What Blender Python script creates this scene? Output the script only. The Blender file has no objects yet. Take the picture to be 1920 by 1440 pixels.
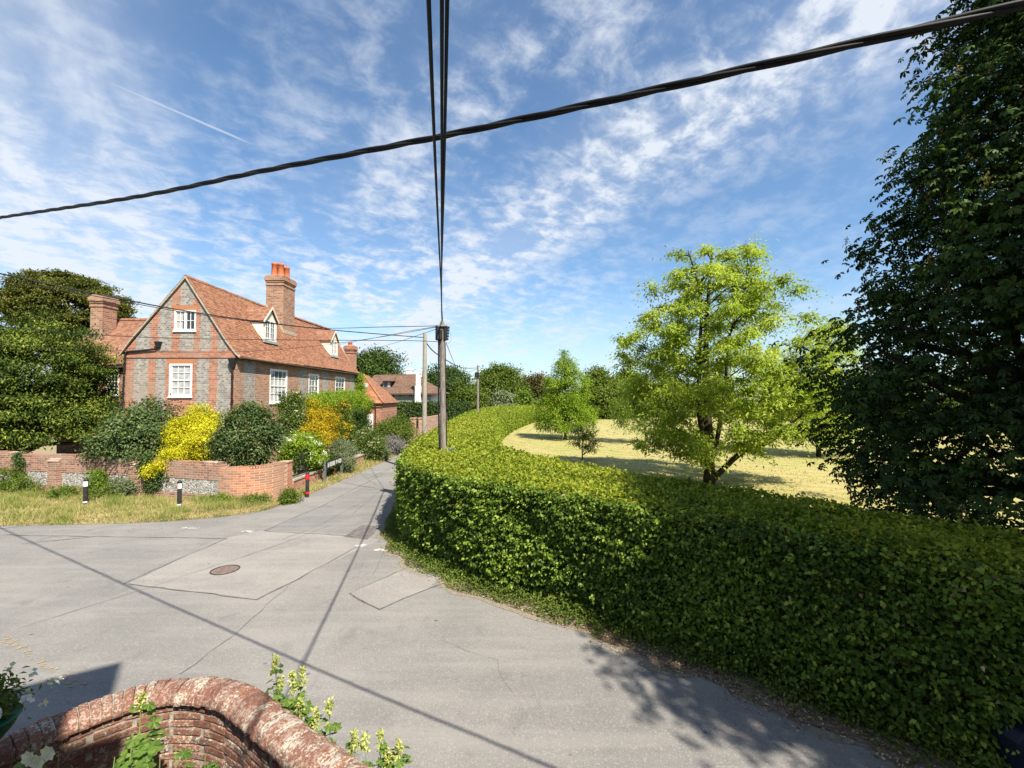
import bpy, bmesh, math, random
import numpy as np
from mathutils import Vector, Matrix
from mathutils.geometry import tessellate_polygon
random.seed(11)
rng = np.random.default_rng(11)
R = math.radians
C = bpy.context.scene.collection
S = bpy.context.scene

# ---------------------------------------------------------------- camera
CAM_H, F, PITCH = 4.2, 830.0, R(1.587)
cam = bpy.data.objects.new('camera', bpy.data.cameras.new('camera'))
C.objects.link(cam)
cam.data.sensor_width = 36.0
cam.data.lens = F / 1920 * 36
cam.data.clip_start, cam.data.clip_end = 0.05, 5000
cam.location = (0, 0, CAM_H)
cam.rotation_euler = (R(90) + PITCH, 0, 0)
S.camera = cam

# ---------------------------------------------------------------- light
SUN_EL, SUN_AZ = R(50), (0.58, -0.815)
sun = bpy.data.objects.new('sun', bpy.data.lights.new('sun', 'SUN'))
C.objects.link(sun)
sun.data.energy, sun.data.angle, sun.data.color = 4.9, R(0.53), (1.0, 0.93, 0.80)
sd = Vector((SUN_AZ[0] * math.cos(SUN_EL), SUN_AZ[1] * math.cos(SUN_EL), math.sin(SUN_EL)))
sun.rotation_euler = sd.to_track_quat('Z', 'Y').to_euler()
sun.location = (20, -35, 40)

V = S.view_settings
V.view_transform, V.look, V.exposure, V.gamma = 'Standard', 'None', 1.03, 1.0
S.cycles.max_bounces, S.cycles.diffuse_bounces, S.cycles.glossy_bounces = 6, 3, 2
S.cycles.transmission_bounces, S.cycles.transparent_max_bounces = 3, 6
S.cycles.caustics_reflective = S.cycles.caustics_refractive = False
S.cycles.sample_clamp_indirect = 6.0


# ---------------------------------------------------------------- node helpers
def N(nt, typ, props=None, **ins):
    n = nt.nodes.new(typ)
    for k, v in (props or {}).items():
        setattr(n, k, v)
    for k, v in ins.items():
        key = int(k[1:]) if k[0] == 'i' and k[1:].isdigit() else k.replace('_', ' ')
        s = n.inputs[key]
        if isinstance(v, bpy.types.NodeSocket):
            nt.links.new(v, s)
        else:
            s.default_value = v
    return n


def Math(nt, op, a, b=0.0, c=0.0, clamp=False):
    return N(nt, 'ShaderNodeMath', {'operation': op, 'use_clamp': clamp}, i0=a, i1=b, i2=c).outputs[0]


def Mix(nt, fac, a, b, blend='MIX'):
    n = nt.nodes.new('ShaderNodeMix')
    n.data_type, n.blend_type = 'RGBA', blend
    for i, v in ((0, fac), (6, a), (7, b)):
        s = n.inputs[i]
        if isinstance(v, bpy.types.NodeSocket):
            nt.links.new(v, s)
        elif i == 0:
            s.default_value = v
        else:
            s.default_value = (*v[:3], 1)
    return n.outputs[2]


def Ramp(nt, fac, stops, interp='LINEAR'):
    n = nt.nodes.new('ShaderNodeValToRGB')
    n.color_ramp.interpolation = interp
    el = n.color_ramp.elements
    while len(el) < len(stops):
        el.new(0.5)
    for e, (p, c) in zip(el, stops):
        e.position = p
        e.color = (c, c, c, 1) if isinstance(c, (int, float)) else (*c[:3], 1)
    nt.links.new(fac, n.inputs[0])
    return n.outputs[0]


def Noise(nt, vec, scale, detail=4, rough=0.55, dist=0.0):
    n = N(nt, 'ShaderNodeTexNoise', None, Scale=scale, Detail=detail, Roughness=rough, Distortion=dist)
    nt.links.new(vec, n.inputs['Vector'])
    return n.outputs[0]


def Step(nt, v, lo, hi):
    return N(nt, 'ShaderNodeMapRange', {'interpolation_type': 'SMOOTHSTEP'}, i0=v, i1=lo, i2=hi, i3=0.0, i4=1.0).outputs[0]


def Map(nt, vec, scale=(1, 1, 1), rot=(0, 0, 0), loc=(0, 0, 0)):
    return N(nt, 'ShaderNodeMapping', None, Vector=vec, Scale=scale, Rotation=rot, Location=loc).outputs[0]


def Bump(nt, bsdf, h, strength=0.5, dist=0.02):
    b = N(nt, 'ShaderNodeBump', None, Strength=strength, Distance=dist, Height=h)
    nt.links.new(b.outputs[0], bsdf.inputs['Normal'])


def material(name, col=(0.5, 0.5, 0.5), rough=0.7, metal=0.0, spec=0.4):
    m = bpy.data.materials.new(name)
    m.use_nodes = True
    nt = m.node_tree
    b = nt.nodes['Principled BSDF']
    b.inputs['Base Color'].default_value = (*col, 1)
    b.inputs['Roughness'].default_value = rough
    b.inputs['Metallic'].default_value = metal
    b.inputs['Specular IOR Level'].default_value = spec
    return m, nt, b


def pos(nt):
    return N(nt, 'ShaderNodeNewGeometry').outputs['Position']


def varied(name, c1, c2, scale, rough=0.75, bump=0.0, detail=5, spec=0.3, stretch=(1, 1, 1)):
    """two-tone noise material in world position"""
    m, nt, b = material(name, c1, rough, 0, spec)
    p = Map(nt, pos(nt), stretch)
    n = Noise(nt, p, scale, detail, 0.65)
    f = Step(nt, n, 0.35, 0.65)
    nt.links.new(Mix(nt, f, c1, c2), b.inputs['Base Color'])
    if bump:
        Bump(nt, b, n, bump, 0.02)
    return m


def foliage(name, cols, trans=0.35, rough=0.55, spec=0.12):
    """leaf material: colour from the per-leaf 'rnd' attribute, light passes through the blade"""
    m, nt, b = material(name, cols[0], rough, 0, spec)
    a = N(nt, 'ShaderNodeAttribute', {'attribute_name': 'rnd'}).outputs['Fac']
    k = len(cols) - 1
    col = Ramp(nt, a, [(0.08 + 0.84 * i / k, c) for i, c in enumerate(cols)])
    nt.links.new(col, b.inputs['Base Color'])
    tcol = Mix(nt, 1.0, col, (1.15, 1.25, 0.55), 'MULTIPLY')
    t = N(nt, 'ShaderNodeBsdfTranslucent', None, Color=tcol)
    mx = N(nt, 'ShaderNodeMixShader', None, i0=trans, i1=b.outputs[0], i2=t.outputs[0])
    nt.links.new(mx.outputs[0], nt.nodes['Material Output'].inputs[0])
    return m


# ---------------------------------------------------------------- world: sky with high cloud
w = bpy.data.worlds.new('World')
S.world = w
w.use_nodes = True
nt = w.node_tree
bg = nt.nodes['Background']
sky = N(nt, 'ShaderNodeTexSky', {'sky_type': 'NISHITA', 'sun_disc': False, 'sun_elevation': SUN_EL,
                                 'sun_rotation': R(145), 'altitude': 50, 'air_density': 1.0, 'dust_density': 0.6,
                                 'ozone_density': 2.2})
d = N(nt, 'ShaderNodeTexCoord').outputs['Generated']
sx = N(nt, 'ShaderNodeSeparateXYZ', None, Vector=d)
zz = Math(nt, 'ADD', Math(nt, 'MAXIMUM', sx.outputs[2], 0.0), 0.20)
px_ = Math(nt, 'DIVIDE', sx.outputs[0], zz)
py_ = Math(nt, 'DIVIDE', sx.outputs[1], zz)
# u runs along the cloud streets, v across them
u_ = Math(nt, 'ADD', Math(nt, 'MULTIPLY', px_, 0.54), Math(nt, 'MULTIPLY', py_, -0.84))
v_ = Math(nt, 'ADD', Math(nt, 'MULTIPLY', px_, 0.84), Math(nt, 'MULTIPLY', py_, 0.54))
cl = N(nt, 'ShaderNodeCombineXYZ', None, X=u_, Y=v_, Z=0.37).outputs[0]
broad = Noise(nt, Map(nt, cl, (0.5, 1.0, 1), loc=(1.3, 0.45, 0)), 1.05, 3, 0.5, 0.4)
wisps = Noise(nt, Map(nt, cl, (0.8, 1.5, 1), loc=(3.1, 2.2, 0)), 2.6, 8, 0.6, 0.35)
ripple = Noise(nt, Map(nt, cl, (1.3, 1.0, 1), rot=(0, 0, 0.4), loc=(7.7, 1.9, 0)), 11.5, 5, 0.6, 0.3)


def Gauss(v, c_, w_):
    x = Math(nt, 'DIVIDE', Math(nt, 'SUBTRACT', v, c_), w_)
    return Math(nt, 'EXPONENT', Math(nt, 'MULTIPLY', Math(nt, 'MULTIPLY', x, x), -1.0))


vw = Math(nt, 'ADD', v_, Math(nt, 'MULTIPLY', Math(nt, 'SUBTRACT', broad, 0.5), 0.45))
detail_ = Math(nt, 'ADD', Math(nt, 'MULTIPLY', ripple, 0.5), Math(nt, 'MULTIPLY', wisps, 0.5))
cells = Step(nt, detail_, 0.40, 0.62)
street = Math(nt, 'MULTIPLY', Gauss(vw, 1.0, 0.19), Math(nt, 'ADD', Math(nt, 'MULTIPLY', cells, 0.80), 0.20))
haze_l = Math(nt, 'MULTIPLY', Gauss(vw, -0.44, 0.24), Math(nt, 'ADD', Math(nt, 'MULTIPLY', Step(nt, wisps, 0.3, 0.7), 0.42), 0.22))
low = Math(nt, 'MULTIPLY', Math(nt, 'MULTIPLY', Step(nt, u_, -1.05, -2.3), Step(nt, v_, 2.6, 0.9)), Math(nt, 'ADD', Math(nt, 'MULTIPLY', cells, 0.66), 0.04))
puffs = Math(nt, 'MULTIPLY', Step(nt, Math(nt, 'ADD', Math(nt, 'MULTIPLY', wisps, 0.7), Math(nt, 'MULTIPLY', ripple, 0.35)), 0.50, 0.78), Math(nt, 'MULTIPLY', Gauss(v_, 0.62, 0.42), 0.75))
veil = Math(nt, 'ADD', Math(nt, 'MULTIPLY', Step(nt, broad, 0.3, 0.7), 0.08), Math(nt, 'MULTIPLY', Step(nt, detail_, 0.42, 0.70), 0.27))
# thin veil thickens towards the horizon
hz = Math(nt, 'MULTIPLY', Step(nt, sx.outputs[2], 0.30, 0.0), 0.42)
cloud = Math(nt, 'ADD', Math(nt, 'MAXIMUM', street, low), Math(nt, 'ADD', Math(nt, 'ADD', haze_l, puffs), Math(nt, 'ADD', veil, hz)), clamp=True)
# contrail: a straight thin line high up to the left
qx = Math(nt, 'DIVIDE', sx.outputs[0], Math(nt, 'MAXIMUM', sx.outputs[2], 0.02))
qy = Math(nt, 'DIVIDE', sx.outputs[1], Math(nt, 'MAXIMUM', sx.outputs[2], 0.02))
ax, ay, bx_, by_ = -1.30, 1.36, -1.01, 1.76
ln = math.hypot(bx_ - ax, by_ - ay)
ux, uy = (bx_ - ax) / ln, (by_ - ay) / ln
tt = Math(nt, 'ADD', Math(nt, 'MULTIPLY', Math(nt, 'SUBTRACT', qx, ax), ux), Math(nt, 'MULTIPLY', Math(nt, 'SUBTRACT', qy, ay), uy))
dd = Math(nt, 'ABSOLUTE', Math(nt, 'SUBTRACT', Math(nt, 'MULTIPLY', Math(nt, 'SUBTRACT', qx, ax), uy), Math(nt, 'MULTIPLY', Math(nt, 'SUBTRACT', qy, ay), ux)))
dd = Math(nt, 'ADD', dd, Math(nt, 'MULTIPLY', Math(nt, 'SUBTRACT', Noise(nt, cl, 14, 4), 0.5), 0.016))
trail = Math(nt, 'MULTIPLY', Step(nt, dd, 0.016, 0.002), Math(nt, 'MULTIPLY', Step(nt, tt, -0.12, 0.12), Step(nt, tt, ln + 0.02, ln - 0.12)))
cloud = Math(nt, 'MAXIMUM', cloud, Math(nt, 'MULTIPLY', trail, 0.6))
skyc = Mix(nt, 1.0, sky.outputs[0], (0.76, 0.97, 1.07), 'MULTIPLY')
col = Mix(nt, Math(nt, 'MULTIPLY', cloud, 0.9), skyc, (5.0, 5.3, 5.75))
nt.links.new(col, bg.inputs[0])
bg.inputs[1].default_value = 0.086


# ---------------------------------------------------------------- picture -> place
def U(px, py, Y):
    """the point at depth Y that the photograph shows at pixel px, py"""
    dx, dy = (px - 960) / F, (720 - py) / F
    fy = math.cos(PITCH) - dy * math.sin(PITCH)
    fz = math.sin(PITCH) + dy * math.cos(PITCH)
    s = Y / fy
    return Vector((dx * s, Y, CAM_H + fz * s))


def G(px, py, h=0.0):
    """the point at height h"""
    dx, dy = (px - 960) / F, (720 - py) / F
    fy = math.cos(PITCH) - dy * math.sin(PITCH)
    fz = math.sin(PITCH) + dy * math.cos(PITCH)
    s = (h - CAM_H) / fz
    return Vector((dx * s, fy * s, h))


# ---------------------------------------------------------------- object helpers
def put(o, parent=None):
    C.objects.link(o)
    if parent is not None:
        o.parent = parent
        o.matrix_parent_inverse = Matrix.Translation(-parent.location) if parent.type == 'EMPTY' else Matrix()
    return o


def tag(o, label=None, cat=None, group=None, kind=None):
    for k, v in (('label', label), ('category', cat), ('group', group), ('kind', kind)):
        if v:
            o[k] = v
    return o


def thing(name, label, cat, loc=(0, 0, 0), group=None):
    o = bpy.data.objects.new(name, None)
    o.empty_display_size = 0.3
    o.location = loc
    C.objects.link(o)
    return tag(o, label, cat, group)


class MB:
    """collects shapes (world coordinates) and links them as one mesh object"""

    def __init__(s):
        s.v, s.f, s.mi = [], [], []

    def add(s, verts, faces, mi=0):
        o = len(s.v)
        s.v += [tuple(p) for p in verts]
        s.f += [tuple(i + o for i in f) for f in faces]
        s.mi += [mi] * len(faces)
        return s

    def hexa(s, b, t, mi=0):
        """bottom ring and top ring with the same number of points"""
        n = len(b)
        fs = [tuple(range(n))[::-1], tuple(range(n, 2 * n))]
        fs += [(i, (i + 1) % n, n + (i + 1) % n, n + i) for i in range(n)]
        return s.add(list(b) + list(t), fs, mi)

    def box(s, x0, x1, y0, y1, z0, z1, mi=0):
        b = [(x0, y0, z0), (x1, y0, z0), (x1, y1, z0), (x0, y1, z0)]
        return s.hexa(b, [(x, y, z1) for x, y, _ in b], mi)

    def obox(s, c, ux, uy, uz, hx, hy, hz, mi=0):
        """oriented box: centre, unit axes, half sizes"""
        c, ux, uy, uz = Vector(c), Vector(ux), Vector(uy), Vector(uz)
        b = [c + ux * a * hx + uy * e * hy - uz * hz for a, e in ((-1, -1), (1, -1), (1, 1), (-1, 1))]
        return s.hexa(b, [p + uz * 2 * hz for p in b], mi)

    def tube(s, pts, rad, n=8, mi=0):
        pts = [Vector(p) for p in pts]
        if not hasattr(rad, '__len__'):
            rad = [rad] * len(pts)
        rings = []
        ref = None
        for i, p in enumerate(pts):
            t = (pts[min(i + 1, len(pts) - 1)] - pts[max(i - 1, 0)]).normalized()
            if ref is None:
                ref = t.orthogonal().normalized()
            ref = (ref - t * ref.dot(t)).normalized()
            q = t.cross(ref)
            rings.append([p + (ref * math.cos(2 * math.pi * k / n) + q * math.sin(2 * math.pi * k / n)) * rad[i] for k in range(n)])
        vs = [v for r in rings for v in r]
        fs = []
        for i in range(len(pts) - 1):
            for k in range(n):
                k2 = (k + 1) % n
                fs.append((i * n + k, i * n + k2, (i + 1) * n + k2, (i + 1) * n + k))
        fs.append(tuple(range(n))[::-1])
        fs.append(tuple(range((len(pts) - 1) * n, len(pts) * n)))
        return s.add(vs, fs, mi)

    def lathe(s, c, prof, n=16, mi=0):
        """prof: (radius, z) from bottom to top"""
        vs, fs = [], []
        for r, z in prof:
            vs += [(c[0] + r * math.cos(2 * math.pi * k / n), c[1] + r * math.sin(2 * math.pi * k / n), c[2] + z) for k in range(n)]
        for i in range(len(prof) - 1):
            for k in range(n):
                k2 = (k + 1) % n
                fs.append((i * n + k, i * n + k2, (i + 1) * n + k2, (i + 1) * n + k))
        fs.append(tuple(range(n))[::-1])
        fs.append(tuple(range((len(prof) - 1) * n, len(prof) * n)))
        return s.add(vs, fs, mi)

    def poly(s, outer, holes=(), mi=0):
        loops = [[Vector(p) for p in outer]] + [[Vector(p) for p in h] for h in holes]
        flat = [p for l in loops for p in l]
        want = None
        tri = tessellate_polygon(loops)
        return s.add(flat, [tuple(t) for t in tri], mi)

    def build(s, name, mats, parent=None, smooth=False, bevel=0.0):
        me = bpy.data.meshes.new(name)
        me.from_pydata(s.v, [], s.f)
        for m in (mats if isinstance(mats, (list, tuple)) else [mats]):
            me.materials.append(m)
        me.polygons.foreach_set('material_index', s.mi)
        bm = bmesh.new()
        bm.from_mesh(me)
        bmesh.ops.recalc_face_normals(bm, faces=bm.faces)
        if bevel:
            bmesh.ops.bevel(bm, geom=list(bm.edges), offset=bevel, segments=1, affect='EDGES', clamp_overlap=True)
        bm.to_mesh(me)
        bm.free()
        if smooth:
            me.shade_smooth()
        else:
            me.shade_flat()
        return put(bpy.data.objects.new(name, me), parent)


def sheet(name, outer, z, mat, holes=()):
    """flat ground sheet facing up"""
    mb = MB()
    mb.poly([(x, y, z) for x, y in outer], [[(x, y, z) for x, y in h] for h in holes])
    o = mb.build(name, mat)
    me = o.data
    if me.polygons and me.polygons[0].normal.z < 0:
        me.flip_normals()
    return o


# ---------------------------------------------------------------- leaves
def unit(a):
    return a / np.maximum(np.linalg.norm(a, axis=-1, keepdims=True), 1e-9)


def rdir(n):
    return unit(rng.normal(size=(n, 3)))


class Leaves:
    """many small leaf faces gathered into one mesh"""

    def __init__(s):
        s.q, s.r = [], []

    def add(s, P, D, Nn, L, W, rnd, fold=0.12, droop=0.15, wide=0.45):
        n = len(P)
        D = unit(D)
        Nn = unit(Nn - D * (Nn * D).sum(1, keepdims=True))
        sd_ = np.cross(Nn, D)
        L = (np.ones(n) * L)[:, None]
        W = (np.ones(n) * W)[:, None]
        mid = P + D * L * wide
        left = mid + sd_ * W * .5 + Nn * L * fold
        right = mid - sd_ * W * .5 + Nn * L * fold
        tip = P + D * L - Nn * L * droop
        s.q.append(np.stack([P, right, tip, left], 1))
        s.r.append(np.clip(np.ones(n) * rnd, 0, 1))
        return s

    def build(s, name, mat, parent=None):
        q = np.concatenate(s.q).astype(np.float32)
        r = np.concatenate(s.r).astype(np.float32)
        n = len(q)
        me = bpy.data.meshes.new(name)
        me.vertices.add(4 * n)
        me.vertices.foreach_set('co', q.ravel())
        me.loops.add(4 * n)
        me.loops.foreach_set('vertex_index', np.arange(4 * n, dtype=np.int32))
        me.polygons.add(n)
        me.polygons.foreach_set('loop_start', np.arange(0, 4 * n, 4, dtype=np.int32))
        me.update(calc_edges=True)
        a = me.attributes.new('rnd', 'FLOAT', 'FACE')
        a.data.foreach_set('value', r)
        me.materials.append(mat)
        o = bpy.data.objects.new(name, me)
        return put(o, parent)


def lumpy(dirs, seed, amt):
    g = np.random.default_rng(seed)
    k = g.normal(size=(9, 3)) * 2.6
    ph = g.uniform(0, 6.28, 9)
    return 1 + amt * (np.sin(dirs @ k.T + ph).sum(1) / 3.0)


def blob_clumps(c, rad, n, seed=1, lump=0.22, inner=0.5, zmin=None):
    """clump centres through the outer part of a lumpy ellipsoid, with outward directions"""
    c = np.array(c, float)
    d = rdir(n)
    u = inner + (1 - inner) * rng.random(n) ** 0.45
    p = d * u[:, None] * lumpy(d, seed, lump)[:, None] * np.array(rad)
    if zmin is not None:
        low = (p[:, 2] + c[2]) < zmin
        p[low, 2] = zmin - c[2] + rng.random(low.sum()) * rad[2] * .4
    return p + c, d


def clump_leaves(lv, P, Dout, per, cr, L, W, flat=0.6, up=0.55, out=0.6, jit=0.6, droop=0.15, tone=0.55, dirdown=0.15):
    """per leaves round every clump centre; leaves of a clump share a tone"""
    n = len(P)
    cp = np.repeat(P, per, 0)
    co = np.repeat(Dout, per, 0)
    off = rng.normal(size=(n * per, 3)) * cr * np.array([1, 1, flat])
    ct = np.repeat(rng.random(n), per)
    Nn = co * out + np.array([0, 0, up]) + rng.normal(size=(n * per, 3)) * jit * .6
    D = rng.normal(size=(n * per, 3)) + co * .5 + np.array([0, 0, -dirdown])
    ll = L * rng.uniform(.7, 1.3, n * per)
    lv.add(cp + off, D, Nn, ll, W * ll / L, ct * tone + rng.random(n * per) * (1 - tone), droop=droop)
    return lv


def branchy(mb, base, top, r0, targets, k=7, bend=0.3):
    """tapered trunk and limbs reaching out to the targets"""
    base, top = Vector(base), Vector(top)
    pts, rad = [], []
    for i in range(k + 1):
        t = i / k
        p = base.lerp(top, t) + Vector((random.uniform(-1, 1), random.uniform(-1, 1), 0)) * (r0 * bend if 0 < i else 0)
        pts.append(p)
        rad.append(r0 * (1.25 if i == 0 else 1) * (1 - .8 * t))
    mb.tube(pts, rad, 10)
    for tg in targets:
        tg = Vector(tg)
        h = min(max((tg.z - base.z) * random.uniform(.35, .7) / max(top.z - base.z, .1), .12), .95)
        i = h * k
        a = pts[int(i)].lerp(pts[min(int(i) + 1, k)], i - int(i))
        r = r0 * (1 - .8 * h) * .5
        m1 = a.lerp(tg, .35) + Vector((0, 0, .10 * (tg - a).length))
        m2 = a.lerp(tg, .7) + Vector((random.uniform(-1, 1), random.uniform(-1, 1), random.uniform(0, 1))) * .05 * (tg - a).length
        mb.tube([a, m1, m2, tg], [r, r * .7, r * .45, r * .15], 6)
    return mb

# ---------------------------------------------------------------- materials
def asphalt(name, base, warm, dark, sc=1.0):
    m, nt, b = material(name, base, 0.88, 0, 0.25)
    p = pos(nt)
    big = Noise(nt, p, 0.35 * sc, 4, 0.6, 0.4)
    mid = Noise(nt, p, 2.3, 6, 0.7)
    fine = Noise(nt, p, 55, 3, 0.7)
    vor = N(nt, 'ShaderNodeTexVoronoi', {'feature': 'F1'}, Vector=p, Scale=60.0).outputs['Color']
    sp = N(nt, 'ShaderNodeSeparateColor', None, Color=vor).outputs[0]
    c = Mix(nt, Step(nt, big, .35, .68), base, warm)
    c = Mix(nt, Math(nt, 'MULTIPLY', Step(nt, mid, .52, .8), .5), c, dark)
    c = Mix(nt, Math(nt, 'MULTIPLY', Step(nt, fine, .5, .70), .62), c, dark)
    c = Mix(nt, Math(nt, 'MULTIPLY', Step(nt, Noise(nt, p, 17, 4, .75), .52, .70), .38), c, dark)
    c = Mix(nt, Math(nt, 'MULTIPLY', Step(nt, sp, .78, .98), .32), c, tuple(min(1, x * 1.7) for x in warm))
    # worn dark patches of bare binder
    st = Math(nt, 'MULTIPLY', Step(nt, Noise(nt, Map(nt, p, (1, .7, 1), (0, 0, .5)), .9, 7, .75, .5), .55, .70), Step(nt, fine, .42, .55))
    tr = Noise(nt, Map(nt, p, (.22, 2.2, 1), (0, 0, .42)), 1.3, 4, .6)
    c = Mix(nt, Math(nt, 'MULTIPLY', Step(nt, tr, .45, .65), .35), c, tuple(x * 1.18 for x in warm))
    c = Mix(nt, Math(nt, 'MULTIPLY', st, .55), c, dark)
    # scattered small oil spots
    spot = N(nt, 'ShaderNodeTexVoronoi', {'feature': 'F1'}, Vector=p, Scale=1.1).outputs['Distance']
    c = Mix(nt, Math(nt, 'MULTIPLY', Step(nt, spot, .05, .02), .6), c, tuple(x * .35 for x in dark))
    nt.links.new(c, b.inputs['Base Color'])
    Bump(nt, b, Math(nt, 'ADD', fine, Math(nt, 'MULTIPLY', sp, .5)), .35, .006)
    return m


M = {}
M['road'] = asphalt('road_asphalt', (.178, .170, .160), (.228, .214, .198), (.085, .083, .082))
M['patch'] = asphalt('patch_asphalt', (.220, .203, .188), (.262, .241, .222), (.125, .118, .114), 1.7)
M['patch2'] = asphalt('grey_patch', (.168, .161, .152), (.208, .197, .184), (.085, .084, .084), 1.3)
M['tar'] = varied('tar_seam', (.07, .068, .066), (.14, .135, .13), 5, .7)
M['tarmac_dark'] = varied('drain_patch', (.10, .09, .085), (.16, .145, .135), 6, .9, .3)
M['soil'] = varied('verge_soil', (.11, .075, .055), (.21, .17, .13), 7, .95, .6)
M['ground'] = varied('meadow', (.12, .13, .05), (.20, .18, .08), .4, .95)
M['bed'] = varied('garden_soil', (.05, .035, .025), (.10, .075, .05), 9, .95, .5)
M['gravelly'] = varied('road_edge_grit', (.16, .14, .11), (.26, .22, .16), 22, .95, .4, 8)


def lawn_mat():
    m, nt, b = material('mown_lawn', (.3, .28, .1), .9, 0, .2)
    p = pos(nt)
    s = N(nt, 'ShaderNodeSeparateXYZ', None, Vector=p)
    dx = Math(nt, 'SUBTRACT', s.outputs[0], 34.0)
    dy = Math(nt, 'SUBTRACT', s.outputs[1], 52.0)
    rr = Math(nt, 'SQRT', Math(nt, 'ADD', Math(nt, 'MULTIPLY', dx, dx), Math(nt, 'MULTIPLY', Math(nt, 'MULTIPLY', dy, dy), 1.6)))
    rr = Math(nt, 'ADD', rr, Math(nt, 'MULTIPLY', Noise(nt, p, .35, 3), 2.2))
    st = Math(nt, 'SINE', Math(nt, 'MULTIPLY', rr, 4.6))
    big = Noise(nt, p, .16, 5, .6)
    fine = Noise(nt, p, 6.5, 6, .75)
    c = Mix(nt, Step(nt, big, .35, .68), (.37, .305, .125), (.30, .285, .085))
    c = Mix(nt, Math(nt, 'MULTIPLY', Step(nt, Math(nt, 'ADD', st, Math(nt, 'MULTIPLY', Math(nt, 'SUBTRACT', fine, .5), 2.2)), -.2, 1.0), .52), c, (.21, .215, .06))
    c = Mix(nt, Math(nt, 'MULTIPLY', Step(nt, fine, .42, .75), .6), c, (.46, .38, .19))
    c = Mix(nt, Math(nt, 'MULTIPLY', Step(nt, Noise(nt, p, 1.3, 6, .7), .5, .72), .45), c, (.20, .21, .05))
    nt.links.new(c, b.inputs['Base Color'])
    Bump(nt, b, fine, .8, .04)
    return m


M['lawn'] = lawn_mat()


def brickwork(name, axis, grey=None, span=(0, 1), red=((.47, .17, .085), (.36, .115, .06)), flint=((.13, .125, .12), (.34, .32, .29)),
              mortar=(.42, .37, .31), sx_=4.4, rough=.9, weather=.35, shift=0.0, grow=1.0, wob=.03, grey2=None, zsplit=0.0):
    """brick wall; grey = list of (from, to) along the wall where dark vitrified headers replace red bricks"""
    m, nt, b = material(name, red[0], rough, 0, .2)
    p = pos(nt)
    s = N(nt, 'ShaderNodeSeparateXYZ', None, Vector=p)
    h = s.outputs[0 if axis == 'x' else 1]
    vec = N(nt, 'ShaderNodeCombineXYZ', None, X=h, Y=s.outputs[2], Z=0.0).outputs[0]
    ids = N(nt, 'ShaderNodeTexBrick', {'offset': .5}, Vector=vec, Color1=(0, 0, 0, 1), Color2=(1, 1, 1, 1), Mortar=(.5, .5, .5, 1), Scale=1.0,
            Mortar_Size=.008 * grow, Mortar_Smooth=.3, Bias=0.0, Brick_Width=.225 * grow, Row_Height=.075 * grow)
    rnd = N(nt, 'ShaderNodeSeparateColor', None, Color=ids.outputs[0]).outputs[0]
    mort = ids.outputs[1]
    big = Noise(nt, p, .55, 5, .65)
    mid = Noise(nt, p, 5.0, 5, .7)
    r = Mix(nt, rnd, tuple(x * 1.12 for x in red[0]), tuple(x * .72 for x in red[1]))
    r = Mix(nt, Math(nt, 'MULTIPLY', Step(nt, mid, .5, .72), .5), r, (.52, .27, .13))
    if grey:
        ids2 = N(nt, 'ShaderNodeTexBrick', {'offset': .5}, Vector=vec, Color1=(0, 0, 0, 1), Color2=(1, 1, 1, 1), Mortar=(.5, .5, .5, 1), Scale=1.0,
                 Mortar_Size=.009 * grow, Mortar_Smooth=.3, Bias=0.0, Brick_Width=.115 * grow, Row_Height=.075 * grow)
        rn2 = N(nt, 'ShaderNodeSeparateColor', None, Color=ids2.outputs[0]).outputs[0]
        g = Mix(nt, rn2, flint[0], flint[1])
        g = Mix(nt, Math(nt, 'MULTIPLY', Step(nt, Noise(nt, p, 13, 2), .62, .68), .8), g, red[1])
        # course-by-course ragged edges between the panels
        ro = Math(nt, 'FLOOR', Math(nt, 'DIVIDE', s.outputs[2], .15 * grow))
        wobv = N(nt, 'ShaderNodeTexWhiteNoise', {'noise_dimensions': '1D'}, W=ro).outputs[0]
        hh = Math(nt, 'ADD', h, Math(nt, 'MULTIPLY', Math(nt, 'SUBTRACT', wobv, .5), wob * 4))
        f = N(nt, 'ShaderNodeMapRange', None, i0=hh, i1=span[0], i2=span[1], i3=0.0, i4=1.0).outputs[0]
        stops = [(0, 0)]
        for a, e in grey:
            stops += [((a - span[0]) / (span[1] - span[0]), 1), ((e - span[0]) / (span[1] - span[0]), 0)]
        stops = sorted(stops, key=lambda q: q[0])
        mask = Ramp(nt, f, stops, 'CONSTANT')
        if grey2:
            st2 = [(0, 0)]
            for a, e in grey2:
                st2 += [((a - span[0]) / (span[1] - span[0]), 1), ((e - span[0]) / (span[1] - span[0]), 0)]
            mask = Mix(nt, Math(nt, 'GREATER_THAN', s.outputs[2], zsplit), mask, Ramp(nt, f, st2, 'CONSTANT'))
        r = Mix(nt, mask, r, g)
        mort = Mix(nt, mask, mort, ids2.outputs[1])
    c = Mix(nt, Math(nt, 'MULTIPLY', mort, .8), r, mortar)
    c = Mix(nt, Math(nt, 'MULTIPLY', Step(nt, Noise(nt, p, 2.1, 7, .75), .55, .72), weather * .9), c, (.52, .45, .36))
    c = Mix(nt, Math(nt, 'MULTIPLY', Step(nt, big, .45, .75), weather), c, (.34, .27, .21))
    c = Mix(nt, Math(nt, 'MULTIPLY', Step(nt, Noise(nt, Map(nt, p, (1, 1, .3)), 1.6, 6, .7), .55, .8), .3), c, (.10, .085, .075))
    nt.links.new(c, b.inputs['Base Color'])
    Bump(nt, b, Math(nt, 'ADD', Math(nt, 'MULTIPLY', mort, -1.0), Math(nt, 'MULTIPLY', mid, .4)), .7, .012)
    return m


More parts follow.
